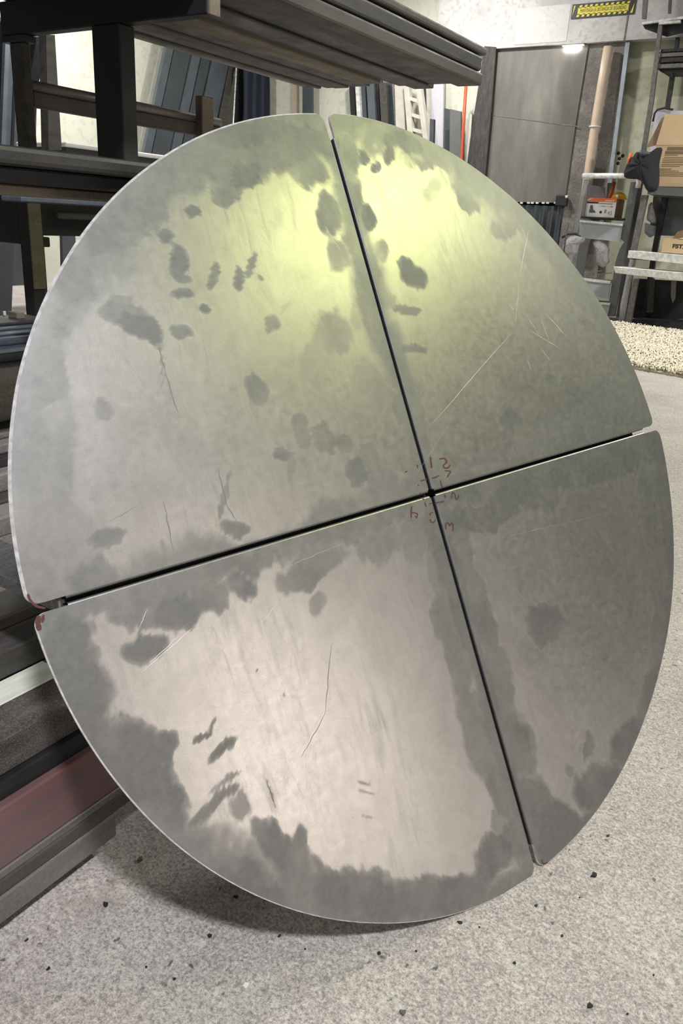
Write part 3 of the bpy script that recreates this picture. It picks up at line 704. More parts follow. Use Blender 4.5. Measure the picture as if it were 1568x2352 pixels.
for key, mt, tb, ft, fb, y0, y1, hollow, lab in BARS:
    if key == '13':
        xf = XJ = -0.965
    zt = un(0, ft, 'x', xf)[2]
    zb = un(0, fb, 'x', xf)[2] if key in ('13',) else zprev
    if key == 'A':
        zb = un(0, fb, 'x', xf)[2]
        for yy_, lb_ in ((-0.3, 'dark packing bar under the near end of the lowest floor tube'), (0.36, 'dark packing bar under the lowest floor tube near its end')):
            tag(box('packing_bar', xf-0.13, xf-0.012, yy_, yy_+0.03, 0, zb, MAT['mill_dark'], bev=0.001), lb_, 'bar')
    if key == '13': armz = zb
    xb = un(0, tb, 'z', zt)[0]
    dep = (xf-xb)+0.055
    if key == 'G':
        y1 = un(103, 1519, 'z', zt)[1]; dep = (xf-xb)
    if key == 'E': dep = (xf-xb)+0.11
    if key == 'R': dep = 0.12
    if zt-zb < 0.0025: zt = zb+0.0025
    f = rect_tube if hollow else None
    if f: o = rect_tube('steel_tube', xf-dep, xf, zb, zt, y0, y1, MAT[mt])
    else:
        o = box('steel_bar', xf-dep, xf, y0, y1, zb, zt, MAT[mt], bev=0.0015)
    tag(o, lab, 'steel bar', GRP)
    TOP[key] = (xf, xb, zb, zt); xf = xb; zprev = zt
# small bits lying on the pile
xa, _, _, za = TOP['1']
pt = un(46, 731, 'z', za)
tag(box('steel_offcut', pt[0]-0.02, pt[0]+0.008, pt[1]-0.012, pt[1]+0.006, za, za+0.012, MAT['mill_tan'], bev=0.001), 'small pinkish square offcut on the arm pile beside the post', 'offcut')
pt = un(11, 724, 'z', za)
tag(prism('plastic_chip', [(pt[0]+0.003*math.cos(a), pt[1]+0.003*math.sin(a), za) for a in (0, 1.3, 2.7, 4.0, 5.2)], (0, 0, 0.008), MAT['white']), 'tiny white chip standing on the arm pile', 'chip')

# ------------------------------------------------------------------ the rack
rack = tag(empty('storage_rack', (-1.25, 1.15, 0)), 'black steel cantilever rack carrying long tubes behind the disc', 'rack')
def rp(name, x0, x1, y0, y1, z0, z1, mat='mill_dark', bev=0.002, parent=None):
    o = box(name, x0+1.25, x1+1.25, y0-1.15, y1-1.15, z0, z1, MAT[mat], parent or rack, bev); return o
ZA = un(500, 38, 'x', -1.0)[2]; ZBU = un(1105, 197, 'x', -1.0)[2]
rp('post', -1.279, -1.206, 1.104, 1.140, 0, ZA, 'black')
arm = rp('arm', -1.545, -1.004, 1.108, 1.134, ZA, ZBU-0.001, 'black')
rp('end_plate', -1.004, -0.998, 1.108, 1.134, ZA-0.001, ZBU-0.001, 'mill_tan', 0.001, arm)
rp('leg', -1.528, -1.488, 1.112, 1.130, 0, ZA-0.012, 'mill_brown')
rp('leg_plate', -1.545, -1.475, 1.106, 1.136, ZA-0.012, ZA-0.0005, 'mill', 0.001)
# low brushed arm that carries the pile
ya = un(0, 1236, 'z', armz)[1]; yb_ = un(0, 1317, 'z', armz)[1]
zk = un(57, 1375, 'y', yb_)[2]
low = rp('arm', -1.55, -0.745, yb_, ya, zk, armz-0.001, 'brushed')
# second post with its rusty front, and the arm fixed to it
y1p = un(68, 560, 'x', -1.45)[1]; y2p = un(97, 560, 'x', -1.45)[1]; x2p = un(46, 560, 'y', y1p)[0]
rp('post', x2p, -1.45, y1p, y2p, 0, 0.93, 'black')
zt_ = un(66, 466, 'x', -1.448)[2]; zb2 = un(88, 664, 'x', -1.448)[2]
rp('post_face', -1.4495, -1.446, y1p, y2p, zb2, zt_, 'mill_tan', 0.0008)
zu = un(20, 558, 'y', y1p)[2]
rp('arm', -2.2, x2p, y1p, y2p, zu, 0.93, 'black')
zq = un(130, 541, 'x', -1.47)[2]
rp('beam', -1.52, -1.455, y2p+0.001, 1.9, zq, zq+0.075, 'black')
zn = un(108, 555, 'x', -1.45)[2]
rp('bolt_block', -1.475, -1.452, y2p+0.001, y2p+0.022, un(108, 568, 'x', -1.45)[2], un(108, 545, 'x', -1.45)[2], 'black')
# middle tie pipe and square tie, and the stub that holds them
zp = 0.5*(un(80, 195, 'x', -1.5)[2]+un(465, 258, 'x', -1.5)[2])
zs = un(80, 247, 'x', -1.5)[2]
tube('tie_pipe', [(-1.5+1.25, 1.131-1.15, zp-0.010), (-1.5+1.25, 1.70-1.15, zp-0.010)], 0.011, MAT['mill_grey'], rack, 14)
rp('tie_bar', -1.512, -1.490, 1.131, 1.70, zs, zp-0.020, 'mill_brown')
s0 = un(463, 240, 'x', -1.47)[1]; s1 = un(490, 240, 'x', -1.47)[1]
rp('stub_post', -1.492, -1.468, s0, s1, 0.93, un(475, 222, 'x', -1.47)[2], 'mill_tan')
# rear legs
q0 = un(103, 200, 'x', -1.9); q1 = un(130, 200, 'x', -1.9)
lg = slab('leg', [(106, 80), (126, 80), (142, 345), (112, 345)], 'x', -1.9, -0.03, MAT['mill_brown'])
lg.parent = rack; lg.location = (1.25, -1.15, 0)
lg = slab('brace', [(84, 85), (101, 85), (74, 340), (68, 240), (69, 180)], 'x', -1.96, -0.03, MAT['mill_dark'])
lg.parent = rack; lg.location = (1.25, -1.15, 0)
# shelf arms hidden behind the disc that carry the tray tubes
XT = -0.852
z330 = un(0, 330, 'x', XT)[2]; z376 = un(0, 376, 'x', XT)[2]; z418 = un(0, 418, 'x', XT-0.03)[2]; z447 = un(0, 447, 'x', -0.93)[2]
rp('arm', -1.45, -0.87, 1.45, 1.50, z447-0.055, z447-0.001, 'black'); rp('post', -1.33, -1.25, 1.45, 1.53, 0, z447-0.055, 'black')

GT = 'steel sections on the middle rack shelf'
tag(rect_tube('steel_tube', XT-0.10, XT, z376, z330, -0.5, 1.62, MAT['mill'], r=0.006), 'dark rounded tube the disc leans on, at eye height', 'steel bar', GT)
tag(rect_tube('steel_tube', XT-0.115, XT-0.03, z418, z376-0.0006, -0.5, 1.60, MAT['mill_dark']), 'dark tube standing in for the shaded recess under the rounded eye height tube', 'steel bar', GT)  # dark section put where the channel's recess lies in shade
tag(box('steel_bar', -1.02, -0.93, -0.5, 1.58, z447, z418-0.0006, MAT['mill_tan'], bev=0.002), 'tan rusty flat bar under the shaded recess tube', 'steel bar', GT)
ys3 = un(50, 455, 'x', -1.06)[1]
rp('loose_bar', -1.11, -1.06, ys3, 1.44, un(60, 465, 'x', -1.06)[2], un(60, 451, 'x', -1.06)[2], 'mill_blue')  # loose steel bar, only parented to the rack
rp('loose_bar', -1.444, -1.425, y2p+0.024, 1.42, un(150, 503, 'x', -1.43)[2], un(150, 489, 'x', -1.43)[2], 'mill_brown')  # short loose bar, grouped with the rack as well

# ------------------------------------------------------------------ the tubes on the upper arm
GU = 'steel tubes on the upper rack arm'
zl = [un(1105, y, 'x', -1.0)[2] for y in (197, 168, 163, 127, 124, 104)]
tag(rect_tube('steel_tube', -1.075, -1.0, zl[0], zl[1]+0.002, -0.3, 2.192, MAT['mill_brown'], r=0.006), 'brownish tube, lowest on the outer side of the upper bundle', 'steel bar', GU)
tag(rect_tube('steel_tube', -1.075, -1.003, zl[2], zl[3], -0.3, 2.186, MAT['mill'], r=0.006), 'dark tube in the middle of the upper bundle side', 'steel bar', GU)
tag(rect_tube('steel_tube', -1.070, -0.998, zl[4]+0.001, zl[5], -0.3, 2.20, MAT['mill_brown'], r=0.008), 'rounded tube on top of the upper bundle side', 'steel bar', GU)
xs = [-1.078, -1.150, -1.215, -1.262, -1.330, -1.395, -1.448, -1.496, -1.514, -1.532, -1.550]
ye = [2.18, 2.205, 2.196, 2.10, 2.155, 2.145, 2.17, 2.150, 2.10, 2.135]
mats = ['mill_dark', 'mill', 'mill_brown', 'mill_tan', 'mill_dark', 'mill_brown', 'mill', 'mill_brown', 'mill_grey', 'mill_brown']
labs = ['dark tube second from the outer side of the upper bundle, seen from below', 'grey tube third from the outer side, seen from below', 'brown tube with scaly end, fourth from the outer side, seen from below',
 'rusty tan tube ending short, fifth from the outer side of the upper bundle', 'dark tube sixth from the outer side, seen from below', 'brown tube seventh from the outer side, seen from below', 'grey tube eighth from the outer side, seen from below',
 'narrow brown bar, outermost of the three thin inner bars', 'narrow grey bar, middle one of the three thin inner bars', 'narrow brown bar, innermost of the three thin bars']
dz = [0.006, 0.0, 0.008, -0.0005, 0.004, 0.0, 0.006, 0.002, 0.0, 0.004]
for k in range(10):
    tag(rect_tube('steel_tube', xs[k+1]+0.001, xs[k]-0.001, ZBU+max(0, dz[k]), ZBU+0.034, -0.3, ye[k], MAT[mats[k]], r=0.003), labs[k], 'steel bar', GU)
tag(box('steel_sheet', -1.55, -1.08, -0.3, 2.12, ZBU+0.036, ZBU+0.075, MAT['mill_dark'], bev=0.002), 'dark flat plank covering the upper bundle', 'steel bar', GU)
# ------------------------------------------------------------------ far left: boards and sheets leaning on the left wall
def board(name, poly, ax, val, th, mat, label, cat, group=None, bev=0.0, floor=False):
    return tag(slab(name, poly, ax, val, th, MAT[mat] if isinstance(mat, str) else mat, None, bev, floor), label, cat, group)
GS = 'sheets leaning on the left wall'
XW = XL+0.30
def lean(px0, px1, top, mat, label, k=-0.214, bot=640):
    """board that leans a little along the wall; px0..px1 at its top"""
    board('leaning_sheet', [(px0, top), (px1, top+4), (px1+k*(bot-top), bot), (px0+k*(bot-top), bot)], 'x', XW, -0.05, mat, label, 'sheet', GS, floor=True)
lean(392, 409, 60, 'slate_sheet', 'narrow slate blue sheet, first right of the black post')
lean(412, 450, 60, 'slate_dark', 'wide slate sheet, second right of the black post')
lean(455, 474, 64, 'slate_sheet', 'narrow slate sheet, third right of the black post')
lean(477, 497, 66, 'slate_dark', 'narrow slate sheet, fourth right of the black post')
lean(502, 541, 70, 'slate_sheet', 'wide slate sheet, fifth right of the black post')
lean(540, 554, 80, 'mill_brown', 'brown slanted board right of the five slate sheets', -0.19)
for kk, (a, b, mat, lab) in enumerate(((-60, 8, 'slate_dark', 'dark slate sheet at the far left edge of the picture'), (9, 14, 'mill_dark', 'thin dark strip between the two far left sheets'), (15, 40, 'slate_sheet', 'slate blue sheet right of the far left dark strip'), (44, 90, 'slate_dark', 'slate sheet showing behind the rack leg'))):
    board('leaning_sheet', [(a, 40), (b, 40), (b-8, 335), (b-14, 620), (a-30, 620), (a-12, 335)], 'x', XW+0.1+0.07*kk, -0.05, mat, lab, 'sheet', GS, floor=True)
tag(tube('steel_rod', [un(543, 150, 'x', XW+0.1), un(533, 330, 'x', XW+0.1), (XW+0.1, un(524, 520, 'x', XW+0.1)[1], 0.0)], 0.012, MAT['alu'], n=8), 'thin light rod standing by the navy cloth', 'rod')
board('wooden_post', [(547, 150), (564, 150), (555, 330), (545, 640), (530, 640), (538, 330)], 'x', XW+0.12, -0.06, 'mill_dark', 'dark post standing left of the navy cloth', 'post', floor=True)
# navy cloth hanging from a hook near the corner: folded sheet with thickness
c0 = un(560, 150, 'x', XW+0.25); c1 = un(620, 150, 'x', XW+0.25)
nx, nz = 26, 18; V = []; F = []
for side in (0, 1):
    for j in range(nz+1):
        for i in range(nx+1):
            s_ = i/nx; zz = 3.1-j/nz*3.0
            yy = c0[1]+(c1[1]-c0[1])*s_*(0.94+0.12*j/nz)
            xx = XW+0.25+0.05*math.sin(s_*19+0.6*math.sin(j*.4))-side*0.03
            V.append((xx, yy, zz))
n1 = (nx+1)*(nz+1)
for j in range(nz):
    for i in range(nx):
        a = j*(nx+1)+i; q = (a, a+1, a+nx+2, a+nx+1); F.append(q); F.append(tuple(n1+v for v in q[::-1]))
for j in range(nz):
    for i in (0, nx):
        a = j*(nx+1)+i; F.append((a, a+nx+1, n1+a+nx+1, n1+a))
for i in range(nx):
    F.append((i, n1+i, n1+i+1, i+1)); a = nz*(nx+1)+i; F.append((a, a+1, n1+a+1, n1+a))
tag(mesh_obj('hanging_cloth', V, F, MAT['navy_cloth'], None, True), 'dark navy cloth hanging in the room corner', 'cloth')
# white bench top and dark machine seen low through the rack
tw = un(150, 333, 'x', -6.2); te = un(330, 345, 'x', -6.2)
bench = tag(empty('white_bench', (-6.2, tw[1], 0)), 'white topped bench seen through the rack beside the post', 'bench')
zt0 = un(190, 331, 'x', -6.2)[2]; zt1 = un(190, 342, 'x', -6.2)[2]
box('bench_top', -0.7, 0, 0, te[1]-tw[1]+0.4, zt1, zt0, MAT['white'], bench, 0.01)
box('bench_skirt', -0.68, -0.02, 0.02, te[1]-tw[1]+0.38, zt1-0.05, zt1, MAT['black'], bench)
for lx in (-0.66, -0.08):
    for ly in (1.3, te[1]-tw[1]+0.3): box('leg', lx, lx+0.05, ly, ly+0.05, 0, zt1-0.05, MAT['black'], bench)
board('leaning_plank', [(141, 470), (170, 470), (178, 655), (146, 655)], 'x', XW+0.3, -0.05, 'slate_dark', 'dark plank standing low behind the rack beam', 'plank', floor=True)
# dark bin and slab low at the left edge
board('steel_offcut_plate', [(-40, 520), (33, 545), (12, 681), (-40, 690)], 'x', -4.6, -0.08, 'slate_dark', 'dark plate standing on the far floor at the left edge', 'plate', floor=True)
mc = tag(empty('floor_machine', tuple(un(36, 640, 'z', 0))), 'small dark machine with chrome knob on the far floor', 'machine')
mo = np.array(mc.location)
def mrel(p): return tuple(np.array(p)-mo)
tube('arm', [mrel(un(30, 575, 'x', mo[0])), mrel(un(48, 600, 'x', mo[0]))], 0.035, MAT['grey_paint'], mc, 8)
box('body', -0.15, 0.1, -0.05, 0.55, 0.0, 0.45, MAT['black'], mc, 0.03)
tube('knob', [(0.1, 0.05, 0.16), (0.18, 0.02, 0.16)], 0.06, MAT['alu'], mc, 12)

# ------------------------------------------------------------------ back wall, left of the doorway
YP = YB-0.12
GB = 'bars and boards leaning on the back wall'
def lb(poly, mat, label, cat='bar', dy=0.0, th=0.06): return board('leaning_bar', poly, 'y', YP-dy, th, mat, label, cat, GB, floor=True)
board('conduit', [(673, 120), (681, 120), (682, 420), (673, 420)], 'y', YP+0.06, 0.05, 'pipe', 'beige conduit on the pale back wall', 'pipe')
lb([(694, 110), (714, 110), (726, 420), (703, 420)], 'slate_dark', 'dark square bar standing alone before the pale back wall', 'bar', 0.1)
tops = [(801, 813, 0), (815, 824, 1), (827, 838, 0), (841, 858, 1), (860, 868, 0), (870, 886, 2), (888, 899, 0), (900, 909, 1)]
BM = [('mill_dark', 'dark bar at the left end of the leaning bundle'), ('alu', 'light rod second in the leaning bundle'), ('slate_dark', 'slate bar third in the leaning bundle'), ('slate_sheet', 'wide bluish bar fourth in the leaning bundle'),
      ('mill_dark', 'thin dark bar fifth in the leaning bundle'), ('mill_brown', 'wide brown grey bar sixth in the leaning bundle'), ('slate_dark', 'dark bar seventh in the leaning bundle'), ('mill_grey', 'grey bar at the right end of the leaning bundle')]
for (a, b, lv), (mt, lab) in zip(tops, BM):
    k = 0.055
    lb([(a, 190), (b, 190), (b+k*210, 400), (b+k*300, 490), (a+k*300, 490), (a+k*210, 400)], mt, lab, 'bar', 0.05*lv, 0.05)
lb([(845, -60), (862, -60), (876, 170), (900, 520), (884, 520), (856, 170)], 'slate_dark', 'tall dark bar rising above the upper tubes', 'bar', -0.055, 0.04)
lb([(866, -60), (880, -60), (892, 170), (918, 520), (905, 520), (878, 170)], 'mill_grey', 'tall grey bar rising above the upper tubes', 'bar', -0.055, 0.04)
board('plank', [(906, 192), (928, 195), (950, 500), (932, 500)], 'y', YP-0.12, 0.04, 'white_wood', 'white washed plank left of the wooden ladder', 'plank', floor=True)
# wooden ladder
lad = tag(empty('wooden_ladder', (0, YP-0.2, 0)), 'pale wooden ladder leaning on the back wall left of the doorway', 'ladder')
def lpart(nm, poly, th, mat, dy=0.0):
    o = slab(nm, poly, 'y', YP-0.2-dy, th, MAT[mat]); o.parent = lad; o.location = (0, -(YP-0.2), 0); return o
lpart('rail', [(926, 190), (938, 190), (956, 420), (964, 520), (951, 520), (944, 420)], 0.08, 'white_wood')
lpart('rail', [(953, 185), (964, 188), (996, 420), (1008, 520), (996, 520), (984, 420)], 0.08, 'white_wood')
for y0 in (160, 221, 250+8, 292, 328, 364, 400):
    f_ = (y0-190)/230.0
    lpart('rung', [(936+18*f_, y0), (956+31*f_, y0+7), (957+31*f_, y0+16), (937+18*f_, y0+9)], 0.06, 'white_wood', -0.01)
board('leaning_board', [(966, 190), (974, 190), (1006, 460), (998, 460)], 'y', YP-0.10, 0.05, 'slate_dark', 'dark strip right of the wooden ladder', 'board', floor=True)
board('leaning_board', [(976, 190), (993, 190), (1004, 500), (996, 500)], 'y', YP+0.06, 0.04, 'white_wood', 'pinkish board behind the dark strip', 'board', floor=True)
M_LILAC = plain('lilac_white', (0.62, 0.61, 0.68), 0.6, 0, 0.08, 4)
board('white_door_leaf', [(991, 150), (1018, 150), (1020, 620), (993, 620)], 'y', YP-0.02, 0.05, M_LILAC, 'lilac white tall panel between ladder and grey sheets', 'panel', floor=True)
board('leaning_board', [(987, 273), (996, 274), (997, 560), (988, 560)], 'y', YP-0.33, 0.05, 'slate_dark', 'short dark post before the lilac white panel', 'board', floor=True)
board('grey_sheet', [(1020, 248), (1035, 252), (1036, 620), (1020, 620)], 'y', YP-0.06, 0.04, 'slate_dark', 'narrow dark grey sheet beside the orange stick', 'sheet', floor=True)
board('grey_sheet', [(1033, 250), (1058, 256), (1062, 620), (1034, 620)], 'y', YP-0.1, 0.04, 'grey_paint', 'wider dark grey sheet beside the orange stick', 'sheet', floor=True).data.materials[0] = MAT['ladder_side']
tag(tube('orange_stick', [un(1070, 195, 'y', YP-0.16), un(1063, 300, 'y', YP-0.16), un(1057, 420, 'y', YP-0.16), (un(1048, 600, 'y', YP-0.16)[0], YP-0.16, 0.0)], 0.022, MAT['red_orange'], n=10), 'red orange stick leaning beside the dark jamb', 'stick')
board('pale_batten', [(1077, 262), (1084, 262), (1074, 420), (1058, 620), (1050, 620), (1066, 420)], 'y', YP-0.03, 0.05, 'white_wood', 'pale batten left of the dark jamb', 'batten', floor=True)

# ------------------------------------------------------------------ doorway
M_JAMB = mill_steel('rusted_jamb', (0.050, 0.049, 0.050), 0.8, 0.1, (0.14, 0.115, 0.10), 0.6, (6, 6, 1.2))
jamb = struct(board('trim_3', [(1112, 106), (1139, 108), (1128, 250), (1112, 420), (1090, 640), (1040, 640), (1078, 330)], 'y', YB-0.16, 0.2, M_JAMB, 'dark rusted jamb left of the steel door', 'jamb'))
door = struct(empty('door_1', (0, YB-0.1, 0)))
tag(door, 'dark steel sheet door with corrugated foot in the back wall', 'door')
t = NT('smoked_steel_sheet'); n = t.noise(1.1, 5, 0.6, t.coords('Object', (1.6, 1, 0.5))); n2 = t.noise(6, 4, 0.6, t.coords('Object', (1.5, 1, 0.3)))
c = t.ramp(n, [(0.32, (0.10, 0.095, 0.09)), (0.55, (0.19, 0.18, 0.165)), (0.72, (0.27, 0.255, 0.235))]); c = t.mix(t.range(n2, 0.5, 0.7, 0, 0.3), c, (0.10, 0.095, 0.09))
M_SHEET = t.out(c, 0.55, 0.3)
def dpart(nm, poly, dy, th, mat):
    o = slab(nm, poly, 'y', YB-0.1+dy, th, mat if not isinstance(mat, str) else MAT[mat]); o.parent = door; o.location = (0, -(YB-0.1), 0); return o
sh = dpart('door_sheet', [(1128, 100), (1352, 96), (1322, 280), (1296, 466), (1100, 462), (1116, 260)], 0.0, 0.03, M_SHEET)
ww_ = dpart('weld_line', [(1121, 262), (1330, 290), (1329, 292), (1121, 264)], -0.004, 0.004, 'mill_grey')
# corrugated foot: one folded sheet
xa_, xb_ = un(1080, 560, 'y', YB-0.06)[0], un(1288, 560, 'y', YB-0.06)[0]; zc1 = un(1240, 472, 'y', YB-0.06)[2]
V = []; F = []; n = 44
for k in range(n+1):
    ph = k % 4; yo = (0, 0, -0.035, -0.035)[ph]+0.04
    x = xa_+(xb_-xa_)*(k-(0.3 if ph in (1, 3) else 0))/n
    V += [(x, yo, 0), (x, yo, zc1), (x, yo+0.004, 0), (x, yo+0.004, zc1)]
for k in range(n):
    a = 4*k; F += [(a, a+4, a+5, a+1), (a+2, a+3, a+7, a+6), (a+1, a+5, a+7, a+3)]
mesh_obj('corrugated_foot', V, F, MAT['slate_dark'], door)
for px in (1197, 1213, 1222, 1233, 1247, 1257, 1275):
    a = un(px-3, 464, 'y', YB-0.105); b = un(px+3, 468, 'y', YB-0.105)
    box('painted_light_gap', a[0], b[0], -0.004, 0.0, b[2], a[2], MAT['alu'], door)  # pale boxes stand in for light leaking through the gap
a = un(1279, 448, 'y', YB-0.12); b = un(1302, 474, 'y', YB-0.12)
lat = box('latch', a[0], b[0], -0.06, -0.001, b[2], a[2], MAT['black'], door, 0.01)
tube('latch_pin', [un(1301, 449, 'y', YB-0.17)-np.array([0, YB-0.1, 0]), un(1301, 455, 'y', YB-0.17)-np.array([0, YB-0.1, 0])], 0.02, MAT['alu'], lat, 8)
# right of the door: rough render, beige down pipe, blue grey strip
jr = struct(board('trim_4', [(1346, 98), (1442, 94), (1424, 250), (1405, 330), (1370, 640), (1268, 640), (1296, 440), (1330, 240)], 'y', YB-0.08, 0.2, M_ROUGH, 'rough dark rendered pier right of the steel door', 'pier'))
M_STRIP = plain('blue_grey_strip', (0.36, 0.40, 0.46), 0.45, 0.1, 0.3, 3)
board('edge_strip', [(1436, 96), (1446, 96), (1420, 290), (1404, 420), (1394, 420), (1412, 290)], 'y', YB-0.12, 0.04, M_STRIP, 'blue grey strip on the corner of the rough pier', 'strip')
pp = [un(1397, 107, 'y', YB-0.19), un(1381, 199, 'y', YB-0.19), un(1366, 290, 'y', YB-0.19), un(1351, 395, 'y', YB-0.19), un(1328, 560, 'y', YB-0.19)]
pipe = tag(tube('down_pipe', pp, 0.055, MAT['pipe'], n=14), 'beige down pipe on the rough pier right of the door', 'pipe')
pc = un(1365.5, 293, 'y', YB-0.19); pd = un(1366, 290, 'y', YB-0.19)
tube('pipe_collar', [pc, pd], 0.072, MAT['white'], pipe, 14)
# lamp fixed behind the lintel that whitens the top of the door
lf = un(1322, 108, 'y', YB-0.02)
fl_ = tag(empty('door_lamp', (lf[0], YB-0.16, zlin-0.045)), 'small bright lamp glowing under the lintel above the door', 'lamp')
t = NT('lamp_glow'); t.b.inputs['Emission Color'].default_value = (1, 0.95, 0.86, 1); t.b.inputs['Emission Strength'].default_value = 32
M_LG = t.out((0.9, 0.9, 0.85), 0.4)
tube('lamp_tube', [(-0.10, 0.05, 0.0), (0.08, 0.05, 0.0)], 0.026, M_LG, fl_, 10)
box('lamp_housing', -0.14, 0.14, 0.02, 0.08, 0.027, 0.043, MAT['white'], fl_, 0.004)
# bullet-like chips in the green plaster beside the coat
for px, py in ((1420, 352), (1430, 358), (1422, 364), (1419, 375)):
    p = un(px, py, 'y', YB); tube('plaster_hole', [(p[0], -0.002, p[2]), (p[0], 0.006, p[2])], 0.022, MAT['ink'], wb, 7)

# ------------------------------------------------------------------ warning sign
YS = YB-0.156
sg = [un(1316, 8, 'y', YS), un(1462, 0, 'y', YS), un(1455, 35, 'y', YS), un(1310, 42, 'y', YS)]
sx0 = 0.5*(sg[0][0]+sg[3][0]); sx1 = 0.5*(sg[1][0]+sg[2][0]); sz1 = 0.5*(sg[0][2]+sg[1][2]); sz0 = 0.5*(sg[2][2]+sg[3][2])
SW, SH = sx1-sx0, sz1-sz0
sign = tag(empty('warning_sign', (sx0, YS, sz0)), 'yellow and black warning sign on the concrete lintel', 'sign')
box('sign_board', 0, SW, -0.004, 0.004, 0, SH, MAT['sign_black'], sign)
box('yellow_field', 0.10*SW, 0.90*SW, -0.0065, -0.0041, 0.26*SH, 0.74*SH, MAT['sign_yellow'], sign)
for k in range(10):
    x0 = SW*(0.085+0.083*k); w_ = SW*0.042; sl = SW*0.016
    for z0, z1, d in ((0.10*SH, 0.30*SH, 0.0), (0.70*SH, 0.90*SH, sl*1.6)):
        prism('yellow_tooth', [(x0+d, -0.0065, z0), (x0+d+w_, -0.0065, z0), (x0+d+w_+sl, -0.0065, z1), (x0+d+sl, -0.0065, z1)], (0, 0.0022, 0), MAT['sign_yellow'], sign)
prism('yellow_tooth', [(0.02*SW, -0.0065, 0.2*SH), (0.055*SW, -0.0065, 0.9*SH), (0.03*SW, -0.0065, 0.9*SH)], (0, 0.0022, 0), MAT['sign_yellow'], sign)
prism('yellow_tooth', [(0.935*SW, -0.0065, 0.1*SH), (0.97*SW, -0.0065, 0.1*SH), (0.985*SW, -0.0065, 0.8*SH)], (0, 0.0022, 0), MAT['sign_yellow'], sign)
def text(name, body, size, loc, rot, mat, parent, width=None, extrude=0.0006, bold=0.0):
    cu = bpy.data.curves.new(name, 'FONT'); cu.body = body; cu.size = size; cu.extrude = extrude; cu.offset = bold
    cu.align_x = 'CENTER'; cu.align_y = 'CENTER'; cu.materials.append(mat)
    o = bpy.data.objects.new(name, cu); COL.objects.link(o)
    bpy.context.view_layer.update()
    d = o.evaluated_get(bpy.context.evaluated_depsgraph_get()).dimensions
    sx = (width/d.x) if width and d.x else 1
    me = bpy.data.meshes.new_from_object(o.evaluated_get(bpy.context.evaluated_depsgraph_get()))
    bpy.data.objects.remove(o); bpy.data.curves.remove(cu)
    me.transform(Matrix.Diagonal((sx, 1, 1, 1)))
    if not me.materials: me.materials.append(mat)
    o = link(bpy.data.objects.new(name, me), parent); o.location = loc; o.rotation_euler = rot; return o
text('lettering', 'MANTENGA LA DISTANCIA DE SEGURIDAD', SH*0.36, (0.5*SW, -0.0075, 0.5*SH), (math.pi/2, 0, 0), MAT['sign_letter'], sign, 0.72*SW)

# ------------------------------------------------------------------ mobile step ladder with things on it
YL = 9.55
lst = tag(empty('step_ladder', (0, YL, 0)), 'grey steel step ladder with pale step fronts before the door pier', 'ladder')
def sp_(nm, poly, dy, th, mat, bev=0.0, parent=None):
    o = slab(nm, poly, 'y', YL+dy, th, MAT[mat], None, bev); o.parent = parent or lst
    o.location = (0, -YL, 0) if parent is None else (0, 0, 0); return o
sp_('stringer', [(1448, 418), (1466, 418), (1452, 500), (1440, 560), (1412, 727), (1392, 727), (1413, 600), (1422, 572), (1433, 556), (1424, 548), (1438, 470)], 0.0, 0.03, 'ladder_side', 0.003)
sp_('stringer', [(1340, 412), (1349, 412), (1330, 520), (1312, 600), (1292, 720), (1282, 720), (1303, 600), (1320, 520)], 0.0, 0.03, 'grey_paint', 0.003)
sp_('rear_leg', [(1466, 418), (1476, 418), (1432, 690), (1424, 735), (1413, 735), (1440, 560)], 0.45, 0.03, 'ladder_side')
sp_('rear_leg', [(1352, 412), (1361, 412), (1336, 600), (1322, 720), (1312, 720), (1328, 600)], 0.45, 0.03, 'ladder_side')
sp_('back_panel', [(1349, 424), (1388, 430), (1390, 470), (1352, 560), (1338, 640), (1318, 640), (1340, 480)], 0.40, 0.02, 'ladder_side')
# top rail: bent tube
tr = [un(1338, 404, 'y', YL)-np.array([0, YL, 0]), un(1440, 404, 'y', YL)-np.array([0, YL, 0]), un(1462, 407, 'y', YL)-np.array([0, YL, 0]), un(1467, 416, 'y', YL)-np.array([0, YL, 0]), un(1464, 432, 'y', YL)-np.array([0, YL, 0])]
tube('top_rail', tr, 0.030, MAT['alu'], lst, 12)
sp_('platform', [(1345, 399), (1455, 402), (1455, 405), (1345, 402)], 0.03, 0.42, 'black')
def step(yl, yr, xl, xr, h, hl):
    s = sp_('step_front', [(xl, yl+hl), (xr, yr+hl), (xr-5, yr+h), (xl-3, yl+h)], -0.01, 0.02, 'step_front')
    sp_('step_lip', [(xl, yl), (xr+1, yr), (xr, yr+hl), (xl, yl+hl)], -0.03, 0.05, 'alu')
    sp_('step_tread', [(xl, yl), (xr+1, yr), (xr+1, yr+1.5), (xl, yl+1.5)], 0.02, 0.30, 'ladder_side')
step(505, 514, 1331, 1429, 41, 5)
step(636, 646, 1318, 1401, 40, 6)
step(689, 696, 1310, 1400, 28, 5)
sp_('step_wall', [(1341, 624), (1382, 621), (1382, 623), (1344, 626), (1344, 640), (1341, 640)], 0.20, 0.02, 'grey_paint')
sp_('step_wall', [(1372, 629), (1404, 626), (1404, 628), (1375, 631), (1375, 642), (1372, 642)], 0.12, 0.02, 'grey_paint')
shelf_z = un(1380, 499, 'y', YL+0.02)[2]
sx_a, sx_b = un(1333, 499, 'y', YL)[0], un(1436, 499, 'y', YL)[0]
box('shelf', sx_a, sx_b, 0.0, 0.42, shelf_z-0.02, shelf_z, MAT['black'], lst)

def rel(root, p): return np.array(p)-np.array(root.location)
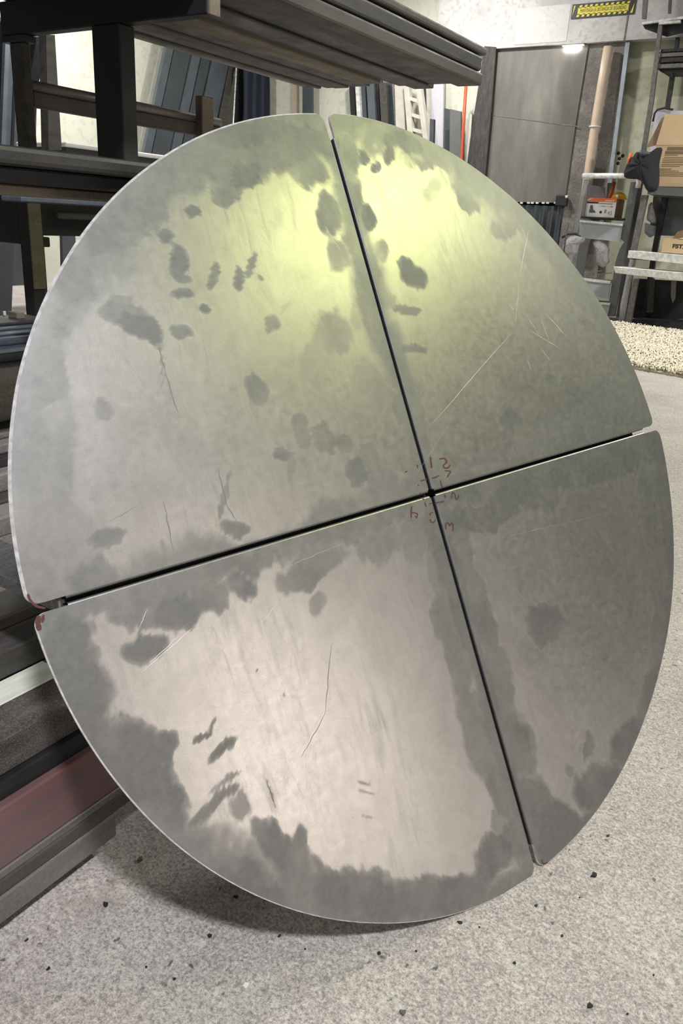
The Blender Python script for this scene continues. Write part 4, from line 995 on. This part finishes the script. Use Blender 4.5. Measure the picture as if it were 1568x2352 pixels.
# boot box
bp = un(1343, 493, 'y', YL+0.04); bq = un(1411, 493, 'y', YL+0.04); bt = un(1380, 455, 'y', YL+0.04)
bw = bq[0]-bp[0]; bh = bt[2]-shelf_z
bb = tag(empty('boot_box', (bp[0], YL+0.04, shelf_z)), 'white and orange shoe box with boot picture on the step ladder', 'box')
box('carton', 0, bw, 0, 0.33, 0, bh*0.98, MAT['card_dark'], bb, 0.002)
box('white_label', 0.001, bw-0.001, -0.003, 0.0, 0, bh*0.80, MAT['white'], bb)
box('orange_band', 0.001, bw-0.001, -0.003, 0.0, bh*0.80, bh*0.98, MAT['orange'], bb)
box('lid_edge', -0.002, bw+0.002, -0.004, 0.332, bh*0.98, bh*1.01, MAT['orange'], bb)
prism('swoosh', [(0.02*bw, -0.0045, bh*.82), (0.17*bw, -0.0045, bh*.97), (0.10*bw, -0.0045, bh*.97), (0.01*bw, -0.0045, bh*.90)], (0, 0.001, 0), MAT['white'], bb)
box('text_line', 0.62*bw, 0.92*bw, -0.0045, -0.0031, bh*0.84, bh*0.91, plain('pale_print', (0.85, 0.55, 0.42), 0.6), bb)
box('black_band', 0.01*bw, 0.40*bw, -0.0045, -0.0031, bh*0.71, bh*0.79, MAT['ink'], bb)
box('text_line', 0.42*bw, 0.88*bw, -0.0045, -0.0031, bh*0.70, bh*0.735, MAT['ladder_side'], bb)
box('text_line', 0.50*bw, 0.66*bw, -0.0045, -0.0031, bh*0.56, bh*0.60, MAT['grey_paint'], bb)
box('text_line', 0.68*bw, 0.80*bw, -0.0045, -0.0031, bh*0.56, bh*0.60, MAT['sign_yellow'], bb)
box('text_line', 0.82*bw, 0.90*bw, -0.0045, -0.0031, bh*0.55, bh*0.59, MAT['sign_letter'], bb)
boot = [(.13,.22),(.34,.22),(.35,.28),(.30,.34),(.25,.40),(.235,.52),(.22,.62),(.13,.60),(.145,.45),(.12,.34)]
prism('boot_picture', [(a*bw, -0.0045, b*bh) for a, b in boot], (0, 0.0012, 0), plain('boot_print', (0.10, 0.12, 0.16), 0.6), bb)
tube('dot_mark', [(0.52*bw, -0.0045, 0.27*bh), (0.52*bw, -0.003, 0.27*bh)], 0.045*bw, MAT['ink'], bb, 12)
box('code_block', 0.64*bw, 0.71*bw, -0.0045, -0.0031, bh*0.22, bh*0.42, MAT['grey_paint'], bb)
text('size_number', '43', bh*0.30, (0.83*bw, -0.0045, 0.24*bh), (math.pi/2, 0, 0), MAT['grey_paint'], bb, 0.14*bw)
# hard hat on the box
hx = un(1421, 455, 'y', YL+0.2)[0]; hr = 0.5*(un(1438, 455, 'y', YL+0.2)[0]-un(1403, 455, 'y', YL+0.2)[0])
hat = tag(empty('hard_hat', (hx, YL+0.20, shelf_z+bh*1.012)), 'yellow hard hat lying on the shoe box', 'helmet')
V = []; F = []; n = 20; prof = [(1.08, 0.0), (1.10, 0.06), (1.0, 0.10), (0.92, 0.35), (0.72, 0.62), (0.40, 0.80), (0.0, 0.86)]
for rr, zz in prof: V += [(hr*rr*math.cos(2*math.pi*k/n), hr*rr*1.15*math.sin(2*math.pi*k/n), hr*zz) for k in range(n)]
for i in range(len(prof)-1):
    for k in range(n): F.append((i*n+k, i*n+(k+1) % n, (i+1)*n+(k+1) % n, (i+1)*n+k))
F.append(tuple(range(n))[::-1])
mesh_obj('shell', V, F, MAT['yellow_hat'], hat, True)
tube('rivet', [(0.0, -hr*1.08, hr*0.28), (0.0, -hr*1.18, hr*0.28)], 0.018, MAT['white'], hat, 8)
tag(tube('orange_strap', [un(1411, 418, 'y', YL+0.36), un(1407, 434, 'y', YL+0.36), un(1400, 452, 'y', YL+0.36), un(1399, 455, 'y', YL+0.36)], 0.020, MAT['red_orange'], n=8), 'red orange strap hanging above the shoe box', 'strap')

def blob(name, poly, y, depth, mat, label, cat, amp=0.02, seed=1, rows=9):
    """soft bulging thing whose outline comes from the photograph, rounded in depth"""
    rs = random.Random(seed); P = [un(px, py, 'y', y) for px, py in poly]; c = np.mean(P, axis=0)
    n = len(P); sub = []
    for i in range(n):
        a, b = np.array(P[i]), np.array(P[(i+1) % n])
        for k in range(3): sub.append(a+(b-a)*k/3)
    P = sub; n = len(P); V = []; F = []
    for r in range(rows):
        s = r/(rows-1); an = -math.pi/2+math.pi*s
        sc = max(0.02, math.cos(an))**0.6; dy = depth/2*math.sin(an)
        for p in P:
            q = c+(p-c)*sc; V.append((q[0]+rs.uniform(-amp, amp)*sc, y+depth/2+dy+rs.uniform(-amp, amp), q[2]+rs.uniform(-amp, amp)*sc))
    for r in range(rows-1):
        for k in range(n): F.append((r*n+k, r*n+(k+1) % n, (r+1)*n+(k+1) % n, (r+1)*n+k))
    F.append(tuple(range(n))[::-1]); F.append(tuple((rows-1)*n+k for k in range(n)))
    o = mesh_obj(name, V, F, MAT[mat], None, True)
    md = o.modifiers.new('soft', 'SUBSURF'); md.levels = 1; md.render_levels = 1
    return tag(o, label, cat)
blob('plastic_bag', [(1356, 552), (1372, 544), (1384, 556), (1394, 572), (1392, 590), (1394, 604), (1380, 616), (1366, 608), (1365, 575)], YL-0.02, 0.16, 'plastic', 'clear plastic bag hanging under the upper ladder step', 'bag', 0.012, 4)
blob('work_glove_bag', [(1290, 556), (1300, 544), (1320, 540), (1336, 545), (1334, 556), (1322, 560), (1316, 586), (1296, 584), (1286, 570)], YL-0.24, 0.2, 'plastic', 'crumpled pinkish bag hanging left of the step ladder', 'bag', 0.012, 9)
tag(tube('thin_rod', [un(1304, 512, 'y', YL-0.30), un(1297, 560, 'y', YL-0.30), (un(1291, 610, 'y', YL-0.30)[0], YL-0.30, 0.0)], 0.010, MAT['mill_brown'], n=8), 'thin rod standing before the crumpled bag', 'rod')
tag(tube('black_hose', [un(1290, 546, 'y', YL-0.1), un(1305, 537, 'y', YL-0.1), un(1322, 537, 'y', YL-0.1), un(1336, 548, 'y', YL-0.1)], 0.014, MAT['rubber'], n=8), 'black strap looped over the crumpled bag', 'strap')

# ------------------------------------------------------------------ bench with boxes at the right edge
YD = 9.35
coat = blob('black_coat', [(1422, 404), (1426, 380), (1436, 372), (1446, 352), (1462, 346), (1478, 352), (1492, 340), (1510, 332), (1506, 380), (1500, 436), (1480, 438), (1464, 408)], YD-0.32, 0.34, 'black_cloth', 'black crumpled coat lying beside the large carton', 'coat', 0.03, 6)
blob('grey_cap', [(1462, 350), (1468, 343), (1482, 346), (1490, 352), (1480, 358), (1467, 357)], YD-0.36, 0.12, 'slate_sheet', 'grey cap on top of the black coat', 'cloth', 0.008, 8)  # a cap lying on the coat
tag(tube('orange_tool', [un(1440, 384, 'y', YD-0.20), un(1449, 352, 'y', YD-0.20)], 0.018, MAT['orange'], n=8), 'orange tool sticking out of the black coat', 'tool')
bench2 = tag(empty('work_bench', (0, YD, 0)), 'dark steel bench with aluminium edges at the right border', 'bench')
def bpart(nm, poly, dy, th, mat, bev=0.0):
    o = slab(nm, poly, 'y', YD+dy, th, MAT[mat], None, bev); o.parent = bench2; o.location = (0, -YD, 0); return o
ZBT = un(1520, 430, 'y', YD)[2]
bpart('desk_edge', [(1489, 428), (1640, 434), (1640, 455), (1486, 446)], 0.0, 0.75, 'ladder_side')
bpart('leg', [(1473, 448), (1487, 448), (1460, 574), (1434, 742), (1421, 742), (1447, 574)], 0.05, 0.06, 'mill_grey')
bpart('leg', [(1519, 452), (1533, 452), (1508, 577), (1482, 742), (1470, 742), (1496, 577)], 0.60, 0.06, 'mill')
bpart('back_panel', [(1500, 450), (1640, 452), (1640, 545), (1490, 540)], 0.66, 0.03, 'ladder_side')
bpart('dark_interior', [(1465, 640), (1640, 650), (1640, 735), (1448, 730)], 0.62, 0.03, 'black')  # black sheet stands in for the shade inside the bench
bpart('middle_shelf', [(1450, 590), (1640, 600), (1640, 606), (1450, 596)], 0.02, 0.62, 'mill_dark')
bpart('inner_leg', [(1491, 640), (1502, 640), (1498, 718), (1484, 718)], 0.45, 0.04, 'mill_brown')
bpart('inner_leg', [(1541, 646), (1552, 646), (1550, 685), (1544, 696), (1540, 680)], 0.50, 0.04, 'mill_grey')
bpart('base_board', [(1448, 733), (1640, 748), (1640, 762), (1440, 745)], 0.1, 0.5, 'mill_dark')
# the two aluminium step boards run askew, their right ends nearer the lens
def askew(name, tl, tr_, bl, br, ya_, yb__, dep, mat, label):
    a = un(tl[0], tl[1], 'y', ya_); b = un(tr_[0], tr_[1], 'y', yb__); c_ = un(br[0], br[1], 'y', yb__); d = un(bl[0], bl[1], 'y', ya_)
    return tag(prism(name, [a, b, c_, d], (0.1*dep, dep, 0), MAT[mat], None, 0.004), label, 'board', 'aluminium step boards on the bench')
askew('step_board', (1443, 575), (1640, 592), (1440, 592), (1640, 614), YD-0.36, YD-0.56, 0.30, 'alu', 'aluminium board with pale front edge, upper of two on the bench')
askew('step_board', (1409, 612), (1640, 633), (1412, 627), (1640, 654), YD-0.40, YD-0.64, 0.34, 'alu', 'aluminium board with pale front edge, lower of two on the bench')
tag(tube('wrapped_tube', [un(1453, 596, 'y', YD-0.02), un(1444, 640, 'y', YD-0.02), un(1432, 700, 'y', YD-0.02), un(1427, 735, 'y', YD-0.02)], 0.032, MAT['plastic'], n=12, rads=[0.030, 0.034, 0.036, 0.030]), 'plastic wrapped tube standing beside the bench leg', 'tube')
tag(slab('flat_leg', [(1454, 640), (1466, 640), (1448, 744), (1434, 744)], 'y', YD-0.03, 0.05, MAT['mill_grey'], floor=True), 'grey flat steel leg standing before the bench', 'leg')
# large carton with a raised flap
YC = YD+0.06
ca, cb_ = un(1489, 429, 'y', YC), un(1640, 437, 'y', YC); ct = un(1505, 333, 'y', YC)[2]; cz = ZBT+0.012
carton = tag(empty('large_carton', (ca[0], YC, cz)), 'large open cardboard box with printed text at the right border', 'box')
cw = cb_[0]-ca[0]; ch = ct-cz
box('front_panel', 0, cw, 0, 0.006, 0, ch, MAT['card'], carton)
box('side_panel', 0, 0.006, 0.006, 0.45, 0, ch, MAT['card'], carton)
box('side_panel', cw-0.006, cw, 0.006, 0.45, 0, ch, MAT['card'], carton)
box('rear_panel', 0, cw, 0.45, 0.456, 0, ch, MAT['card'], carton)
box('floor_panel', 0, cw, 0, 0.456, -0.002, 0.001, MAT['card'], carton)
fz = un(1520, 262, 'y', YC)[2]-cz
prism('flap', [(0.0, -0.004, ch), (cw, -0.004, ch), (cw, 0.03, fz), (0.03, 0.03, fz)], (0, 0.006, 0), MAT['card'], carton)
prism('side_flap', [(0.0, 0.02, ch), (-0.10, 0.03, ch-0.02), (-0.02, 0.12, fz*0.97), (0.03, 0.10, fz)], (0.004, 0.006, 0), MAT['card_dark'], carton)
yy = ch*0.97
for k, (x0, ln, h_, gap) in enumerate([(0.09, 0.5, .10, .0), (0.08, 0.5, .09, .01), (0.08, .10, .025, .03), (0.08, .16, .02, .02), (0.07, .34, .02, .02), (0.07, .26, .02, .02), (0.07, .20, .02, .03), (0.07, .20, .02, .02), (0.07, .14, .02, .05),
     (0.06, .09, .025, .02), (0.06, .15, .02, .02), (0.06, .32, .02, .02), (0.06, .22, .02, .02), (0.06, .20, .02, .02)]):
    yy -= h_*ch
    box('print_line' if h_ < .05 else 'print_block', x0*cw*2.0, (x0+ln)*cw*2.0 if (x0+ln)*2 < 0.98 else 0.98*cw, -0.0015, -0.0002, yy, yy+h_*ch*0.85, MAT['print'], carton)
    yy -= gap*ch
board('white_sheet', [(1506, 253), (1640, 256), (1640, 420), (1484, 420), (1493, 335)], 'y', YC+0.50, 0.02, M_LILAC, 'white panel standing behind the large carton', 'panel')
tag(tube('black_cable', [un(1499, 279, 'y', YC+0.47), un(1503, 260, 'y', YC+0.47), un(1509, 252, 'y', YC+0.47), un(1525, 248, 'y', YC+0.47), un(1545, 252, 'y', YC+0.47)], 0.011, MAT['rubber'], n=8), 'black cable hooked over the white panel', 'cable')
# FSTX carton on the bench shelf
YX = YD-0.40
fa, fb_ = un(1517, 583, 'y', YX), un(1600, 588, 'y', YX); ft_ = un(1530, 547, 'y', YX)[2]; fz0 = un(1540, 582, 'y', YX)[2]+0.006
fx = tag(empty('small_carton', (fa[0], YX, fz0)), 'small brown carton with black letters on the aluminium board', 'box')
fw = fb_[0]-fa[0]; fh = ft_-fz0
box('front_panel', 0, fw, 0, 0.005, 0, fh, MAT['card'], fx); box('side_panel', 0, 0.005, 0.005, 0.3, 0, fh, MAT['card'], fx); box('side_panel', fw-0.005, fw, 0.005, 0.3, 0, fh, MAT['card'], fx); box('rear_panel', 0, fw, 0.3, 0.305, 0, fh, MAT['card'], fx)
box('floor_panel', 0, fw, 0.005, 0.3, 0.0, 0.004, MAT['card'], fx)
prism('flap', [(0.08*fw, 0.30, fh), (0.45*fw, 0.30, fh), (0.40*fw, 0.34, fh*1.75), (0.15*fw, 0.34, fh*1.5)], (0, 0.005, 0), MAT['card_dark'], fx)
prism('flap', [(0.40*fw, 0.0, fh), (0.98*fw, 0.0, fh), (0.92*fw, 0.16, fh*1.18), (0.55*fw, 0.16, fh*1.2)], (0, 0.0, -0.005), MAT['card'], fx)
text('lettering', 'FSTX', fh*0.40, (0.49*fw, -0.001, 0.46*fh), (math.pi/2, 0, 0), MAT['ink'], fx, 0.40*fw, 0.0005, 0.002)
# plastic bag hung between the legs
blob('clear_bag', [(1487, 470), (1494, 462), (1500, 492), (1503, 512), (1492, 512), (1481, 505)], YD+0.3, 0.12, 'plastic', 'clear bag hanging behind the bench leg', 'bag', 0.01, 12)
board('grey_tool', [(1480, 512), (1503, 520), (1500, 540), (1490, 545), (1480, 535)], 'y', YD+0.42, 0.08, 'grey_paint', 'grey tool under the clear bag', 'tool')

# ------------------------------------------------------------------ tall shelf frame against the green wall
YU = YB-0.45
shf = tag(empty('wall_shelf', (0, YU, 0)), 'tall thin steel shelf frame against the green wall', 'shelf')
def upart(nm, poly, dy, th, mat):
    o = slab(nm, poly, 'y', YU+dy, th, MAT[mat]); o.parent = shf; o.location = (0, -YU, 0); return o
upart('upright', [(1512, 50), (1521, 50), (1500, 230), (1481, 350), (1455, 560), (1447, 560), (1471, 350), (1490, 230)], 0.0, 0.05, 'mill_grey')
upart('upright', [(1478, -40), (1490, -40), (1482, 42), (1473, 42)], 0.02, 0.05, 'mill_grey')
upart('upright', [(1537, -40), (1546, -40), (1541, 32), (1533, 32)], 0.30, 0.05, 'mill_grey')
upart('upright', [(1552, 80), (1560, 80), (1552, 150), (1536, 250), (1526, 250), (1541, 150)], 0.32, 0.05, 'mill')
upart('cross_rail', [(1466, 33), (1640, 22), (1640, 34), (1466, 43)], 0.34, 0.05, 'mill')
upart('front_rail', [(1474, 51), (1640, 27), (1640, 33), (1474, 56)], 0.0, 0.04, 'alu')
upart('front_rail', [(1512, 50), (1562, 46), (1562, 52), (1512, 56)], -0.02, 0.04, 'alu')
upart('shelf_plate', [(1474, 54), (1640, 34), (1640, 60), (1562, 76), (1530, 84), (1480, 66)], 0.05, 0.02, 'mill_dark')
upart('side_arm', [(1502, 154), (1512, 152), (1545, 168), (1545, 178), (1536, 176)], 0.05, 0.05, 'mill_dark')
ZS = un(1540, 160, 'y', YU+0.05)[2]
upart('shelf_bar', [(1506, 156), (1640, 150), (1640, 166), (1530, 168)], 0.06, 0.25, 'black')
for k, (y0, y1, mt, lab) in enumerate(((146, 157, 'mill_grey', 'grey square tube, lowest on the wall shelf'), (132, 144, 'mill', 'dark square tube, second on the wall shelf'), (121, 131, 'mill_grey', 'grey square tube, third on the wall shelf'), (112, 120, 'mill', 'dark square tube, topmost on the wall shelf'))):
    a = un(1509+k*2, y0, 'y', YU+0.02); b = un(1640, y1, 'y', YU+0.02)
    o = tag(empty('shelf_tube', (a[0], YU+0.02, un(1520, y1, 'y', YU+0.02)[2])), lab, 'tube', 'square tubes on the wall shelf')
    h_ = un(1520, y0, 'y', YU+0.02)[2]-un(1520, y1, 'y', YU+0.02)[2]
    box('tube_body', 0.012, b[0]-a[0], 0, 0.16, 0, h_-0.004, MAT[mt], o, 0.004); box('end_cap', 0, 0.012, 0.004, 0.156, 0.003, h_-0.007, MAT['white'], o)

# ------------------------------------------------------------------ shaggy rug
rc = [un(1412, 748, 'z', 0), un(1568, 770, 'z', 0), un(1568, 868, 'z', 0), un(1465, 850, 'z', 0)]
far_d = (rc[1]-rc[0])/np.linalg.norm(rc[1]-rc[0]); near_d = (rc[2]-rc[3])/np.linalg.norm(rc[2]-rc[3])
pts = [rc[0]-far_d*0.9, rc[0]+far_d*2.1, rc[3]+near_d*1.5, rc[3]-near_d*0.9]
rug = tag(empty('shaggy_rug', tuple(0.25*sum(pts))), 'cream shaggy rug lying on the floor before the bench', 'rug')
ro = np.array(rug.location)
prism('rug_base', [p-ro for p in pts], (0, 0, 0.012), plain('rug_backing', (0.50, 0.44, 0.33), 0.95, 0, 0.2, 60), rug)
rs = np.random.RandomState(5); V = []; F = []
NT_ = 22000
uu = rs.rand(NT_); vv = rs.rand(NT_)
for i in range(NT_):
    a = pts[0]+(pts[1]-pts[0])*uu[i]; b = pts[3]+(pts[2]-pts[3])*uu[i]; p = a+(b-a)*vv[i]-ro
    an = rs.rand()*6.283; L = 0.024+0.03*rs.rand(); w_ = 0.004+0.004*rs.rand(); hh = 0.016+0.034*rs.rand()
    d = np.array([math.cos(an), math.sin(an), 0]); s = np.array([-d[1], d[0], 0])*w_
    b0 = len(V); cur = rs.uniform(-0.6, 0.6)
    for k in range(4):
        f = k/3; off = d*L*f + s/w_*(L*0.5*cur*f*f); z_ = 0.010+hh*math.sin(0.35+2.2*f)
        q = p+off; V.append((q[0]-s[0], q[1]-s[1], z_)); V.append((q[0]+s[0], q[1]+s[1], z_)); V.append((q[0], q[1], z_+0.006))
    for k in range(3):
        o_ = b0+3*k; F += [(o_, o_+3, o_+5, o_+2), (o_+2, o_+5, o_+4, o_+1)]
t = NT('cream_yarn'); oi = t.noise(38, 3, 0.6); c = t.ramp(oi, [(0.34, (0.45, 0.38, 0.26)), (0.50, (0.76, 0.70, 0.56)), (0.64, (0.90, 0.87, 0.77))])
pile = mesh_obj('rug_pile', V, F, t.out(c, 0.95, 0, 0.1), rug, True); pile['kind'] = 'stuff'

# ------------------------------------------------------------------ small debris on the floor
def chip(px, py, size, mat, label, group=None, seed=0, h=0.004):
    r = random.Random(seed); p = un(px, py, 'z', 0); n = 6
    pts_ = [(p[0]+size*r.uniform(.35, 1.1)*math.cos(2*math.pi*k/n), p[1]+size*r.uniform(.35, 1.1)*math.sin(2*math.pi*k/n), 0.0) for k in range(n)]
    o = prism('metal_chip' if mat != 'white' else 'paint_chip', pts_, (size*.2, 0, h), MAT[mat]); tag(o, label, 'chip', group); return o
chip(562, 2268, 0.0068, 'white', 'white chip lying alone at the bottom of the floor', None, 3, 0.006)
chip(243, 2080, 0.0056, 'ink', 'dark flake beside the end of the lowest floor tube', None, 4)
chip(1361, 2012, 0.0056, 'mill_dark', 'dark blue flake right of the disc foot', None, 5)
chip(322, 1974, 0.0050, 'mill_tan', 'small tan crescent in the shadow under the disc', None, 6)
chip(1352, 2312, 0.0062, 'mill_dark', 'dark flake near the bottom right corner', None, 7)
chip(925, 2328, 0.0050, 'mill_grey', 'grey flake at the bottom middle of the floor', None, 8)
for k, (px, py) in enumerate([(335, 2222), (400, 2250), (540, 2060), (700, 2180), (640, 2150), (110, 2225), (955, 2185), (1180, 2212), (1270, 1935), (1330, 2062), (1230, 2080), (1395, 1920), (1500, 2240), (870, 2190), (1055, 2120), (1440, 2330), (60, 2160), (480, 2150), (1100, 2130), (1290, 2150)]):
    chip(px, py, 0.0018+0.0012*(k % 3), 'ink', 'tiny dark steel flake lying on the concrete floor', 'tiny flakes on the floor', 20+k, 0.0015)
